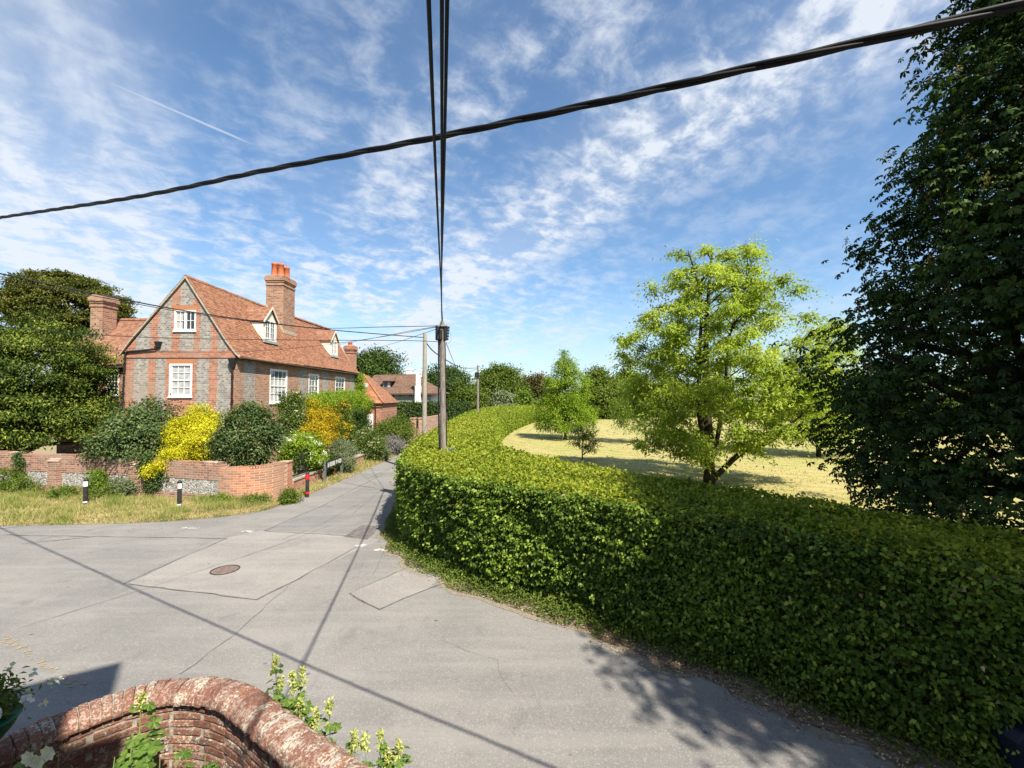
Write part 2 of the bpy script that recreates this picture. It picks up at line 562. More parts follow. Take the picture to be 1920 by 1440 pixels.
def rooftile(name, axis, c1, c2, c3, gw=.17):
    m, nt, b = material(name, c1, .85, 0, .2)
    p = pos(nt)
    s = N(nt, 'ShaderNodeSeparateXYZ', None, Vector=p)
    h = s.outputs[0 if axis == 'x' else 1]
    vec = N(nt, 'ShaderNodeCombineXYZ', None, X=h, Y=Math(nt, 'MULTIPLY', s.outputs[2], 1.21), Z=0.0).outputs[0]
    ids = N(nt, 'ShaderNodeTexBrick', {'offset': .5}, Vector=vec, Color1=(0, 0, 0, 1), Color2=(1, 1, 1, 1), Mortar=(.1, .1, .1, 1), Scale=1.0,
            Mortar_Size=.006, Mortar_Smooth=.2, Bias=0.0, Brick_Width=gw, Row_Height=.115 * 1.35)
    rnd = N(nt, 'ShaderNodeSeparateColor', None, Color=ids.outputs[0]).outputs[0]
    big = Noise(nt, p, .7, 6, .7)
    mid = Noise(nt, p, 3.0, 6, .75)
    c = Mix(nt, rnd, tuple(x * 1.1 for x in c1), tuple(x * .75 for x in c2))
    stv = Noise(nt, Map(nt, vec, (.35, 4.5, 1)), 1.6, 6, .7)
    c = Mix(nt, Math(nt, 'MULTIPLY', Step(nt, mid, .45, .72), .5), c, c3)
    c = Mix(nt, Math(nt, 'MULTIPLY', Step(nt, stv, .5, .68), .65), c, tuple(x * .42 for x in c2))
    c = Mix(nt, Math(nt, 'MULTIPLY', Step(nt, big, .5, .78), .45), c, (.30, .20, .13))
    c = Mix(nt, Math(nt, 'MULTIPLY', ids.outputs[1], .55), c, (.07, .035, .025))
    lich = Noise(nt, p, 9.0, 4, .6)
    c = Mix(nt, Math(nt, 'MULTIPLY', Step(nt, lich, .62, .72), .4), c, (.42, .36, .24))
    nt.links.new(c, b.inputs['Base Color'])
    Bump(nt, b, Math(nt, 'ADD', rnd, Math(nt, 'MULTIPLY', mid, .8)), .6, .02)
    return m


M['tile_y'] = rooftile('clay_roof_tiles', 'y', (.30, .135, .075), (.23, .097, .054), (.36, .21, .135))
M['tile_x'] = rooftile('wing_roof_tiles', 'x', (.29, .142, .088), (.23, .105, .064), (.35, .21, .14))
M['tile_far'] = rooftile('brown_roof_tiles', 'x', (.16, .095, .065), (.13, .078, .055), (.20, .12, .08), .25)
M['tile_new'] = rooftile('orange_roof_tiles', 'x', (.38, .16, .08), (.31, .122, .062), (.41, .21, .12))
M['white'] = varied('white_paint', (.78, .77, .74), (.70, .69, .65), 6, .45, .05)
M['cream'] = varied('cream_render', (.74, .69, .56), (.66, .60, .48), 3, .8, .1)
M['black'] = varied('black_iron', (.012, .012, .013), (.022, .022, .022), 12, .45)
M['lead'] = varied('lead_flashing', (.24, .25, .26), (.33, .33, .33), 4, .6)
M['mortarcap'] = varied('verge_mortar', (.42, .36, .27), (.30, .25, .19), 7, .9, .3)
M['terracotta'] = varied('chimney_pot_clay', (.50, .14, .055), (.42, .11, .045), 4, .7)
M['plankwood'] = varied('eaves_timber', (.05, .035, .028), (.085, .06, .045), 7, .8)
gm, gnt, gb = material('window_glass', (.018, .022, .026), .06, 0, .8)
M['glass'] = gm
M['blind'] = varied('pale_blind', (.66, .65, .62), (.58, .57, .54), 2.5, .35)
M['curtain'] = varied('pale_curtain', (.50, .48, .44), (.62, .60, .55), 9, .6, 0, 3, .3, (3, 3, .2))
M['grey_paint'] = varied('sage_render', (.155, .18, .16), (.19, .21, .185), 1.5, .8)
M['stone'] = varied('stone_coping', (.42, .37, .30), (.30, .26, .21), 8, .9, .4)


def bark(name, a, c, sc=9):
    m, nt, b = material(name, a, .9, 0, .15)
    p = Map(nt, pos(nt), (1, 1, .18))
    n = Noise(nt, p, sc, 6, .7, .4)
    nt.links.new(Mix(nt, Step(nt, n, .35, .65), a, c), b.inputs['Base Color'])
    Bump(nt, b, n, .9, .03)
    return m


M['bark'] = bark('tree_bark', (.075, .058, .042), (.15, .12, .09))
M['bark_dark'] = bark('dark_bark', (.035, .028, .02), (.07, .055, .04))
M['pole'] = bark('weathered_pole', (.27, .235, .20), (.15, .125, .105), 16)
M['pole_pale'] = bark('pale_pole', (.36, .33, .27), (.25, .22, .18), 16)


def flintwork(name):
    m, nt, b = material(name, (.4, .4, .4), .8, 0, .4)
    p = pos(nt)
    v = N(nt, 'ShaderNodeTexVoronoi', {'feature': 'F1'}, Vector=Map(nt, p, (1, 1, 1.35)), Scale=10.0)
    r = N(nt, 'ShaderNodeSeparateColor', None, Color=v.outputs['Color']).outputs[0]
    e = N(nt, 'ShaderNodeTexVoronoi', {'feature': 'DISTANCE_TO_EDGE'}, Vector=Map(nt, p, (1, 1, 1.35)), Scale=10.0).outputs['Distance']
    c = Ramp(nt, r, [(0, (.10, .10, .10)), (.3, (.30, .285, .26)), (.65, (.56, .53, .48)), (1, (.18, .17, .165))])
    c = Mix(nt, Math(nt, 'MULTIPLY', Step(nt, Noise(nt, p, 30, 4), .5, .7), .4), c, (.52, .49, .44))
    c = Mix(nt, Step(nt, e, .10, .03), c, (.47, .43, .37))
    c = Mix(nt, Math(nt, 'MULTIPLY', Step(nt, Noise(nt, p, 1.1, 5), .5, .75), .35), c, (.2, .17, .13))
    nt.links.new(c, b.inputs['Base Color'])
    Bump(nt, b, Step(nt, e, 0, .2), .8, .03)
    return m


M['flint'] = flintwork('knapped_flint')

# ---------------------------------------------------------------- the ground
HF = [(10.2, 1.6), (8.3, 2.7), (6.6, 3.95), (5.05, 5.3), (3.57, 6.74), (2.26, 7.8), (1.44, 8.57), (-.73, 10.05), (-2.2, 11.5), (-3.15, 13.0), (-3.6, 14.6), (-3.95, 17),
      (-4.4, 22), (-4.65, 28), (-5.0, 37.5), (-5.4, 54), (-4.6, 72), (-.6, 88), (5, 95)]
HB = [(11.6, 3.4), (9.2, 4.6), (7.2, 6.2), (6.48, 7.27), (5.5, 8.43), (4.3, 9.7), (2.9, 11.5), (1.3, 13.7), (-.3, 17.1), (-.85, 24),
      (-1.1, 38), (-.5, 48), (1.6, 62), (4.6, 74), (9, 82)]
ROAD_L = [(-40, 13.4), (-24, 13.9), (-16.7, 14.4), (-12.6, 14.75), (-10.4, 15.4), (-9.1, 16.4), (-8.75, 18.2), (-8.55, 20.9), (-8.27, 26.4), (-8.2, 33.2), (-8.2, 60), (-6, 80), (2, 100)]


def offset_path(path, dist):
    out = []
    for i, p in enumerate(path):
        a, b = Vector(path[max(i - 1, 0)]), Vector(path[min(i + 1, len(path) - 1)])
        t = (b - a).normalized()
        out.append((p[0] + t.y * -dist, p[1] + t.x * dist))
    return out


def smooth_path(path, per=6):
    """Catmull-Rom through the points"""
    P = [Vector(p) for p in path]
    out = []
    for i in range(len(P) - 1):
        p0, p1, p2, p3 = P[max(i - 1, 0)], P[i], P[i + 1], P[min(i + 2, len(P) - 1)]
        for k in range(per):
            t = k / per
            out.append(.5 * ((2 * p1) + (p2 - p0) * t + (2 * p0 - 5 * p1 + 4 * p2 - p3) * t * t + (3 * p1 - p0 - 3 * p2 + p3) * t ** 3))
    out.append(P[-1])
    return [tuple(p) for p in out]


HFs, HBs = smooth_path(HF), smooth_path(HB)
ROADs = smooth_path(ROAD_L)
foot = offset_path(HFs, .55)                       # the road stops short of the hedge
if (Vector(foot[40]) - Vector(HBs[30])).length < (Vector(HFs[40]) - Vector(HBs[30])).length:
    foot = offset_path(HFs, -.55)
foot = [(x + .12 * math.sin(i * 1.3) * (1 if y < 14 else .3), y - .06 * math.sin(i * 2.1)) for i, (x, y) in enumerate(foot)]
tag(sheet('ground', [(-3000, -600), (3000, -600), (3000, 3000), (-3000, 3000)], -.02, M['ground']), kind='structure')
lawn_poly = HBs + [(60, 110), (80, 60), (60, 5), (20, -2)]
tag(sheet('lawn', lawn_poly, -.012, M['lawn']), kind='structure')
soil = list(foot) + [(p[0], p[1]) for p in reversed(HBs)]
road = tag(sheet('road', list(reversed(ROADs)) + [(-40, -12), (10, -12), (14, -2), foot[0]] + list(foot)[1:], 0.0, M['road']), kind='structure')
tag(sheet('hedge_bank', list(offset_path(foot, 0)) + list(reversed(HBs)), -.004, M['soil']), kind='structure')
edge = offset_path(ROADs, -.35)
if edge[30][1] > ROADs[30][1]:
    edge2 = offset_path(ROADs, .35)
else:
    edge, edge2 = offset_path(ROADs, .35), edge
tag(sheet('verge', list(edge2 if False else ROADs) + [(0, 110), (-20, 110), (-60, 60), (-60, 13.2)], -.006, varied('verge_earth', (.20, .165, .09), (.29, .235, .13), 3, .95, .6)), kind='structure')
grit = [(x + rng.uniform(-.1, .1), y + rng.uniform(-.08, .02)) for x, y in edge]
tag(sheet('road_edge', list(ROADs) + list(reversed([(x * .5 + rx * .5, y * .5 + ry * .5) for (x, y), (rx, ry) in zip(grit, ROADs)])), .004, M['gravelly']), kind='structure')
gf = offset_path(foot, .14)
if (Vector(gf[30]) - Vector(HFs[30])).length < .5:
    gf = offset_path(foot, -.14)
gf = [(a[0] + (b[0] - a[0]) * u, a[1] + (b[1] - a[1]) * u) for a, b, u in zip(foot, gf, rng.uniform(-.1, 1.3, len(gf)))]
tag(sheet('road_edge_litter', list(foot) + list(reversed(gf)), .0062, M['gravelly']), kind='structure')


def g2(px, py):
    p = G(px, py)
    return (p.x, p.y)


def rough_poly(pts, jit=.03):
    out = []
    for a, b in zip(pts, pts[1:] + pts[:1]):
        a, b = Vector(a), Vector(b)
        n = max(1, int((b - a).length / .3))
        for k in range(n):
            p = a.lerp(b, k / n)
            out.append((p.x + random.uniform(-jit, jit), p.y + random.uniform(-jit, jit)))
    return out


def seam(pts, wd, z, name, wob=.026):
    """a thin irregular line of tar on the road"""
    pts = [Vector(g2(*p)) for p in pts]
    fine = []
    for a, b in zip(pts[:-1], pts[1:]):
        n = max(2, int((b - a).length / .25))
        fine += [a.lerp(b, k / n) for k in range(n)]
    fine.append(pts[-1])
    mb = MB()
    vs = []
    for i, p in enumerate(fine):
        t = (fine[min(i + 1, len(fine) - 1)] - fine[max(i - 1, 0)]).normalized()
        nrm = Vector((-t.y, t.x))
        wv = wd * random.uniform(.35, 1.0)
        o = nrm * random.uniform(-wob, wob)
        vs += [(*(p + o - nrm * wv), z), (*(p + o + nrm * wv), z)]
    mb.add(vs, [(2 * i, 2 * i + 2, 2 * i + 3, 2 * i + 1) for i in range(len(fine) - 1)])
    return tag(mb.build(name, M['tar']), kind='structure')


tag(sheet('road_patch', rough_poly([g2(*p) for p in ((240, 1095), (335, 1050), (428, 1008), (490, 995), (672, 1003), (712, 1012), (560, 1085), (482, 1124), (360, 1110))]), .004, M['patch']), kind='structure')
tag(sheet('road_patch', rough_poly([g2(*p) for p in ((655, 1112), (770, 1062), (832, 1080), (805, 1102), (712, 1143))]), .004, M['patch']), kind='structure')
tag(sheet('road_patch', [g2(*p) for p in ((500, 996), (600, 950), (700, 905), (745, 908), (722, 960), (660, 1006))], .0035, M['patch2']), kind='structure')
tag(sheet('drain_patch', [g2(*p) for p in ((645, 1007), (678, 985), (712, 988), (688, 1012))], .0075, M['tarmac_dark']), kind='structure')
for pts, wd in (
        (((0, 1003), (200, 1007), (425, 1010)), .016), (((425, 1010), (320, 1055), (230, 1096)), .014), (((240, 1096), (360, 1110), (482, 1125), (560, 1085), (668, 1026)), .018),
        (((495, 996), (640, 1004), (688, 1012)), .018), (((495, 996), (605, 948), (720, 888)), .012), (((655, 1113), (712, 1143), (800, 1105), (835, 1093)), .02),
        (((655, 1113), (770, 1062)), .008), (((645, 1007), (678, 985), (712, 988)), .014), (((688, 1012), (712, 988)), .010), (((560, 949), (720, 949)), .012),
        (((660, 966), (710, 967)), .010), (((660, 966), (720, 915)), .010), (((0, 992), (66, 984)), .02), (((40, 1020), (195, 1005)), .016), (((30, 1180), (260, 1108), (500, 1030), (620, 985)), .007),
        (((340, 1265), (440, 1190), (540, 1100)), .006), (((610, 898), (690, 898), (745, 872)), .012), (((530, 1012), (600, 985), (700, 930)), .006), (((700, 1080), (742, 985)), .006)):
    seam(pts, wd, .011, 'tar_seam')


for pts in (((800, 1190), (930, 1240), (960, 1300)), ((60, 1075), (150, 1062), (205, 1080))):
    seam(pts, .003, .0095, 'road_crack', .045)


def paint(pts, name, cover):
    """what is left of old road paint: scattered flakes"""
    mb = MB()
    a = [Vector(g2(*p)) for p in pts]
    for i in range(cover):
        t = random.random() * (len(a) - 1)
        p = a[int(t)].lerp(a[min(int(t) + 1, len(a) - 1)], t - int(t)) + Vector((random.gauss(0, .035), random.gauss(0, .05)))
        s_ = random.uniform(.008, .034)
        k = random.randint(4, 6)
        mb.add([(p.x + s_ * 1.6 * math.cos(6.28 * j / k) * random.uniform(.5, 1), p.y + s_ * math.sin(6.28 * j / k) * random.uniform(.5, 1), .0085 + i * 2e-6) for j in range(k)], [tuple(range(k))])
    return mb


M['yellow'] = varied('old_yellow_paint', (.36, .25, .12), (.27, .22, .15), 8, .85)
M['whitepaint'] = varied('old_white_paint', (.55, .53, .5), (.42, .40, .38), 10, .85)
tag(paint(((0, 1195), (40, 1215), (100, 1255), (150, 1290)), 'y', 70).build('road_paint', M['yellow']), kind='structure')
for p in (((340, 990), (368, 991)), ((455, 996), (475, 997)), ((668, 1024), (685, 1022)), ((705, 1031), (724, 1032)), ((740, 1036), (760, 1040))):
    tag(paint(p, 'w', 60).build('road_paint', M['whitepaint']), kind='structure')

# manhole cover
mc = thing('manhole_cover', 'round rusty iron manhole cover set in the pale road patch', 'manhole cover', (*g2(422, 1069), .008))
c = mc.location
M['iron'] = varied('rusty_iron', (.13, .095, .08), (.22, .17, .145), 18, .6)
M['iron_dark'] = varied('manhole_frame', (.04, .034, .03), (.07, .06, .052), 14, .6)
mb = MB()
for r0, r1, zt in ((.275, .315, .006),):
    n = 48
    ring = lambda r, z: [(c.x + r * math.cos(6.2832 * k / n), c.y + r * math.sin(6.2832 * k / n), z) for k in range(n)]
    vs = ring(r1, 0.001) + ring(r1, c.z + zt) + ring(r0, c.z + zt) + ring(r0, 0.001)
    mb.add(vs, [(i * n + k, i * n + (k + 1) % n, ((i + 1) % 4) * n + (k + 1) % n, ((i + 1) % 4) * n + k) for i in range(4) for k in range(n)])
mb.build('frame', M['iron_dark'], mc)
mb = MB()
mb.lathe((c.x, c.y, 0), [(.262, .002), (.262, c.z + .002)], 40)
for rr, n in ((.235, 26), (.19, 21), (.145, 16), (.10, 11), (.055, 6)):
    for k in range(n):
        a = 6.2832 * k / n
        mb.obox((c.x + rr * math.cos(a), c.y + rr * math.sin(a), c.z + .005), (math.cos(a), math.sin(a), 0), (-math.sin(a), math.cos(a), 0), (0, 0, 1), .013, .019, .004)
mb.build('lid', M['iron'], mc)

# ---------------------------------------------------------------- the brick house
house = thing('brick_house', 'red brick house with grey brick panels, tiled roof and two dormers', 'house', (-18.7, 30, 0))
X0, X1, XA = -21.84, -15.66, -18.5          # gable: left wall, right wall, apex
Y0, Y1 = 25.0, 44.6
ZE, ZA = 6.62, 11.0


def gx(px, Y=25.0):
    return (px - 960) * Y / F


def gz(py, Y=25.0):
    return U(960, py, Y).z


def sy(px):
    """depth on the side wall seen at pixel column px"""
    return -X1 * F / (960 - px)


greyx = [(gx(a), gx(b)) for a, b in ((249, 275), (290, 308), (367, 390), (406, 432))]
M['gable'] = brickwork('gable_brickwork', 'x', greyx, (X0, X1), red=((.38, .15, .085), (.30, .115, .07)), grow=1.45, weather=.4, zsplit=6.7, grey2=[(gx(a), gx(b)) for a, b in ((252, 279), (294, 319), (334, 360), (372, 393), (406, 424))])
greyy = sorted([(sy(a), sy(b)) for a, b in ((456, 476), (561, 574), (603, 614), (655, 671))])
M['side'] = brickwork('side_brickwork', 'y', greyy, (Y0, Y1), red=((.37, .185, .105), (.28, .13, .078)), weather=.4, wob=.06, grow=1.45)
M['red_x'] = brickwork('red_brick_front', 'x', red=((.36, .15, .09), (.29, .112, .07)), weather=.35, grow=1.45)
M['red_y'] = brickwork('red_brick_side', 'y', red=((.42, .16, .085), (.34, .12, .065)), weather=.35, grow=1.45)
M['stack'] = brickwork('chimney_brick_dim_side', 'y', red=((.33, .15, .085), (.22, .095, .06)), weather=.45, grow=1.6)  # same brick made darker, for the side that gets less sun
M['stack_x'] = brickwork('chimney_brick_lit_front', 'x', red=((.36, .19, .11), (.25, .115, .07)), weather=.5, grow=1.6)  # same brick made lighter: sunlight on the front put into the colour

# wall openings: gable (x0,x1,z0,z1) and side (y0,y1,z0,z1)
W_G = [(gx(324), gx(365), gz(620.5), gz(581.5)), (gx(317), gx(360), gz(744), gz(682))]
W_S = [(sy(505.5), sy(538), 3.75, 6.0), (sy(578.5), sy(597.5), 4.05, 5.95), (sy(628.5), sy(646.5), 4.1, 5.95), (sy(507), sy(535), 1.0, 2.52)]
DEEP = .11


def slope_z(x):
    return ZA - (ZA - ZE) * (x - XA) / (X1 + .12 - XA) if x > XA else ZA - (ZA - 6.75) * (XA - x) / (XA - X0 + .1)


mb = MB()
mb.poly([(X0, Y0, 0), (X1, Y0, 0), (X1, Y0, slope_z(X1) - .05), (XA, Y0, ZA - .05), (X0, Y0, slope_z(X0) - .05)],
        [[(a, Y0, e), (b, Y0, e), (b, Y0, f), (a, Y0, f)] for a, b, e, f in W_G])
for a, b, e, f in W_G:       # reveals
    r = [(a, e), (b, e), (b, f), (a, f)]
    for (p, q), (s_, t_) in zip(r, r[1:] + r[:1]):
        mb.add([(p, Y0, q), (s_, Y0, t_), (s_, Y0 + DEEP, t_), (p, Y0 + DEEP, q)], [(0, 1, 2, 3)])
mb.build('gable_wall', M['gable'], house)
mb = MB()
mb.poly([(X1, Y0, 0), (X1, Y1, 0), (X1, Y1, ZE - .05), (X1, Y0, ZE - .05)],
        [[(X1, a, e), (X1, b, e), (X1, b, f), (X1, a, f)] for a, b, e, f in W_S])
for a, b, e, f in W_S:
    r = [(a, e), (b, e), (b, f), (a, f)]
    for (p, q), (s_, t_) in zip(r, r[1:] + r[:1]):
        mb.add([(X1, p, q), (X1, s_, t_), (X1 - DEEP, s_, t_), (X1 - DEEP, p, q)], [(0, 1, 2, 3)])
mb.build('side_wall', M['side'], house)
mb = MB()
mb.add([(X0, Y0, 0), (X0, Y1, 0), (X0, Y1, 6.6), (X0, Y0, 6.6)], [(0, 1, 2, 3)])
mb.poly([(X0, Y1, 0), (X1, Y1, 0), (X1, Y1, ZE - .05), (XA, Y1, ZA - .1), (X0, Y1, 6.6)])
mb.build('rear_wall', M['red_x'], house)

# projecting string courses
mb = MB()
mb.box(X0 - .02, X1 + .035, Y0 - .045, Y0 - .001, gz(671), gz(660))
mb.box(X0 - .02, X1 + .035, Y0 - .065, Y0 - .001, gz(660), gz(658))
mb.build('string_course', brickwork('string_course_brick', 'x', red=((.40, .15, .085), (.33, .13, .08)), weather=.5), house)
mb = MB()
mb.box(X1 + .001, X1 + .045, Y0 + .02, Y1, 3.0, 3.32)
mb.build('string_course', brickwork('string_course_side', 'y', red=((.42, .17, .095), (.36, .14, .085)), weather=.5), house)
# flat arches over the windows
M['arch'] = varied('rubbed_brick_arch', (.42, .19, .09), (.34, .135, .07), 14, .85, .2, 4, .2, (9, 9, .4))
for a, b, e, f in W_G:
    mb = MB()
    mb.hexa([(a - .08, Y0 - .012, f), (b + .08, Y0 - .012, f), (b + .08, Y0 + .01, f), (a - .08, Y0 + .01, f)],
            [(a - .16, Y0 - .012, f + .27), (b + .16, Y0 - .012, f + .27), (b + .16, Y0 + .01, f + .27), (a - .16, Y0 + .01, f + .27)])
    mb.build('window_arch', M['arch'], house)


def window(o3, u, n, a, b, e, f, cols, rows, parent, blind=None, lights=1, mid=False, fr=.075, proud=.02, deep=DEEP):
    """o3: wall point for (along=0, z=0); u along the wall, n outward. Frame > pane, glazing bars, sill"""
    u, n, o3 = Vector(u), Vector(n), Vector(o3)
    z = Vector((0, 0, 1))

    def bx(mb, a_, b_, e_, f_, d0, d1):
        c_ = o3 + u * ((a_ + b_) / 2) + z * ((e_ + f_) / 2) + n * ((d0 + d1) / 2)
        mb.obox(c_, u, n, z, abs(b_ - a_) / 2, abs(d1 - d0) / 2, abs(f_ - e_) / 2)
    wm = MB()
    for q in ((a, a + fr, e, f), (b - fr, b, e, f), (a + fr, b - fr, f - fr, f), (a + fr, b - fr, e, e + fr)):
        bx(wm, *q, -.07, proud)
    wd = wm.build('window', M['white'], parent)
    sb = MB()
    ia, ib, ie, if_ = a + fr, b - fr, e + fr, f - fr
    step = (ib - ia) / lights
    if lights > 1:
        for k in range(1, lights):
            bx(sb, ia + step * k - .035, ia + step * k + .035, ie, if_, -.065, proud * .5)
    if mid:
        zm = (ie + if_) / 2
        bx(sb, ia, ib, zm - .025, zm + .025, -.06, -.012)
    for li in range(lights):
        la, lb = ia + step * li + (.035 if li else 0), ia + step * (li + 1) - (.035 if li < lights - 1 else 0)
        for q in ((la, la + .035, ie, if_), (lb - .035, lb, ie, if_), (la + .035, lb - .035, ie, ie + .04), (la + .035, lb - .035, if_ - .04, if_)):
            bx(sb, *q, -.058, -.022)
        for k in range(1, cols):
            xx = la + .035 + (lb - la - .07) * k / cols
            bx(sb, xx - .013, xx + .013, ie, if_, -.052, -.024)
        for k in range(1, rows):
            zz_ = ie + (if_ - ie) * k / rows
            bx(sb, la + .03, lb - .03, zz_ - .013, zz_ + .013, -.054, -.026)
    sb.build('glazing_bars', M['white'], wd)
    pm = MB()
    bx(pm, ia, ib, ie, if_, -.075, -.062)
    pm.build('pane', blind or M['glass'], wd)
    sm = MB()
    bx(sm, a - .04, b + .04, e - .06, e - .001, -.02, proud + .06)
    sm.build('sill', M['white'], wd)
    return wd


# glass with something pale behind it (blind or curtains), still glossy
def glazed(name, cols, scale, stretch, lo=.4, hi=.6):
    m, nt, b = material(name, cols[0], .08, 0, .6)
    n = Noise(nt, Map(nt, pos(nt), stretch), scale, 3, .5)
    nt.links.new(Mix(nt, Step(nt, n, lo, hi), cols[0], cols[1]), b.inputs['Base Color'])
    return m


M['g_blind'] = glazed('glass_over_blind', ((.40, .40, .39), (.30, .30, .30)), 3, (1, 1, 1.5))
M['g_curtain'] = glazed('glass_over_curtain', ((.03, .034, .04), (.38, .36, .33)), 2.3, (1, 1, .05), .52, .56)
M['g_half'] = glazed('glass_half_blind', ((.035, .04, .045), (.45, .45, .44)), .8, (.3, .3, 1), .48, .52)

window((0, Y0, 0), (1, 0, 0), (0, -1, 0), *W_G[0], 2, 2, house, M['g_curtain'], lights=2)
window((0, Y0, 0), (1, 0, 0), (0, -1, 0), *W_G[1], 3, 4, house, M['g_blind'], mid=True, fr=.10)
window((X1, 0, 0), (0, 1, 0), (1, 0, 0), *W_S[0], 4, 4, house, M['g_half'], mid=True, fr=.10)
window((X1, 0, 0), (0, 1, 0), (1, 0, 0), *W_S[1], 3, 4, house, M['g_curtain'], mid=True, fr=.10)
window((X1, 0, 0), (0, 1, 0), (1, 0, 0), *W_S[2], 3, 4, house, M['glass'], mid=True, fr=.10)
window((X1, 0, 0), (0, 1, 0), (1, 0, 0), *W_S[3], 4, 3, house, M['g_half'], fr=.10)


def tiled_slope(a0, a1, prof, mat, name, parent, along='y', sag=.0, gauge=.155, seg=.22, jit=.016, fixed=None):
    """roof slope in overlapping courses. prof: (outward, z) eaves to ridge; along axis a0..a1; fixed maps (along, out, z) to xyz"""
    L = [0]
    for p, q in zip(prof[:-1], prof[1:]):
        L.append(L[-1] + math.hypot(q[0] - p[0], q[1] - p[1]))
    n = max(2, int(L[-1] / gauge))
    cols = max(2, int(abs(a1 - a0) / seg))

    def at(s_):
        for i in range(len(L) - 1):
            if s_ <= L[i + 1] or i == len(L) - 2:
                t = (s_ - L[i]) / (L[i + 1] - L[i])
                return prof[i][0] + (prof[i + 1][0] - prof[i][0]) * t, prof[i][1] + (prof[i + 1][1] - prof[i][1]) * t
    r = np.random.default_rng(int(abs(a0 * 91 + a1 * 17)) + 3)
    wav = r.normal(size=(6,)) * .018
    vs, fs = [], []
    for k in range(n):
        o0, z0 = at(L[-1] * k / n)
        o1, z1 = at(min(L[-1], L[-1] * (k + 1) / n + .02))
        base = len(vs)
        for c_ in range(cols + 1):
            t = c_ / cols
            a = a0 + (a1 - a0) * t
            dz = -sag * math.sin(math.pi * t) * (k / n) + sum(wv * math.sin((i + 1) * 2.1 * t + i * 1.7 + k * .09) for i, wv in enumerate(wav))
            j = r.normal() * jit
            vs.append(fixed(a, o0, z0 + dz + .034 + j))
            vs.append(fixed(a, o1, z1 + dz + .010))
            vs.append(fixed(a, o0, z0 + dz + j * .3 - .012))
        for c_ in range(cols):
            p = base + 3 * c_
            fs.append((p, p + 3, p + 4, p + 1))
            fs.append((p, p + 2, p + 5, p + 3))
    mb = MB()
    mb.add(vs, fs)
    me = bpy.data.meshes.new(name)
    me.from_pydata(mb.v, [], mb.f)
    me.materials.append(mat)
    me.shade_flat()
    return put(bpy.data.objects.new(name, me), parent)


yx = lambda a, o, z: (o, a, z)
xy = lambda a, o, z: (a, o, z)
EO = .28
rs = (ZA - ZE) / (X1 + .12 - XA)
roof = tiled_slope(Y0 - .10, Y1 + .1, [(X1 + EO + .05, ZE - .16), (X1 + .05, ZE + .10), (X1 - .5, ZE + .82), (XA, ZA + .04)], M['tile_y'], 'roof', house, sag=.10, fixed=yx)
tiled_slope(Y0 - .10, Y1 + .1, [(X0 - .28, 6.62), (X0 + .3, 7.45), (XA, ZA + .04)], M['tile_y'], 'left_slope', roof, sag=.10, fixed=yx)
# ridge tiles, verge and eaves
mb = MB()
n = 54
for k in range(n):
    ya, yb = Y0 - .1 + (Y1 - Y0 + .2) * k / n, Y0 - .1 + (Y1 - Y0 + .2) * (k + 1) / n + .02
    t = (k + .5) / n
    z = ZA + .05 - .10 * math.sin(math.pi * t) + random.uniform(-.01, .01)
    prof = [(-.14, -.12), (-.09, .0), (0, .05), (.09, .0), (.14, -.12)]
    mb.hexa([(XA + a, ya, z + b) for a, b in prof], [(XA + a, yb, z + b) for a, b in prof])
mb.build('ridge_tiles', M['tile_y'], roof)
for pts in ([(X1 + EO + .03, ZE - .19), (X1 + .05, ZE + .04), (X1 - .5, ZE + .76), (XA, ZA - .03)], [(X0 - .26, 6.58), (X0 + .3, 7.38), (XA, ZA - .03)]):
    for yv in (Y0 - .13, Y1 + .02):
        mb = MB()
        for (a, b), (c_, d_) in zip(pts[:-1], pts[1:]):
            mb.hexa([(a, yv, b - .075), (c_, yv, d_ - .075), (c_, yv + .11, d_ - .075), (a, yv + .11, b - .075)],
                    [(a, yv, b + .045), (c_, yv, d_ + .045), (c_, yv + .11, d_ + .045), (a, yv + .11, b + .045)])
        mb.build('verge', M['mortarcap'], roof)
mb = MB()
mb.hexa([(X1 + .01, Y0, ZE - .30), (X1 + EO, Y0, ZE - .24), (X1 + EO, Y1, ZE - .24), (X1 + .01, Y1, ZE - .30)],
        [(X1 + .01, Y0, ZE - .10), (X1 + EO, Y0, ZE - .19), (X1 + EO, Y1, ZE - .19), (X1 + .01, Y1, ZE - .10)])
mb.tube([(X1 + EO + .06, Y0 - .05, ZE - .25), (X1 + EO + .06, Y1 + .05, ZE - .25)], .05, 8)
mb.build('eaves_gutter', M['plankwood'], house)


def pot(c_, parent, h=.95, r=.23, n=14):
    mb = MB()
    mb.lathe(c_, [(r * 1.05, 0), (r, .06), (r * .86, h * .82), (r * .95, h * .84), (r * 1.02, h * .9), (r * .98, h), (r * .7, h), (r * .66, h - .1)], n)
    o = mb.build('chimney_pot', M['terracotta'], parent, smooth=True)
    return o


def stack(name, x0, x1, y0, y1, z0, z1, parent, mats, pots=()):
    mb = MB()
    mb.box(x0, x1, y0, y1, z0, z1 - .75)
    for a, e, g in ((.75, .62, .05), (.62, .50, .0), (.50, .38, .055), (.38, .12, .11), (.12, .0, .05)):
        mb.box(x0 - g, x1 + g, y0 - g, y1 + g, z1 - a + .0005, z1 - e)
    # faces looking along y take the front bond, the others the side bond
    o = mb.build(name, mats, parent)
    for p in o.data.polygons:
        p.material_index = 0 if abs(p.normal.y) > .5 else 1
    mb = MB()
    mb.box(x0 + .02, x1 - .02, y0 + .02, y1 - .02, z1, z1 + .06)
    mb.build('cap', M['stone'], o)
    for c_ in pots:
        pot((c_[0], c_[1], z1 + .05), o, c_[2] if len(c_) > 2 else .95)
    return o


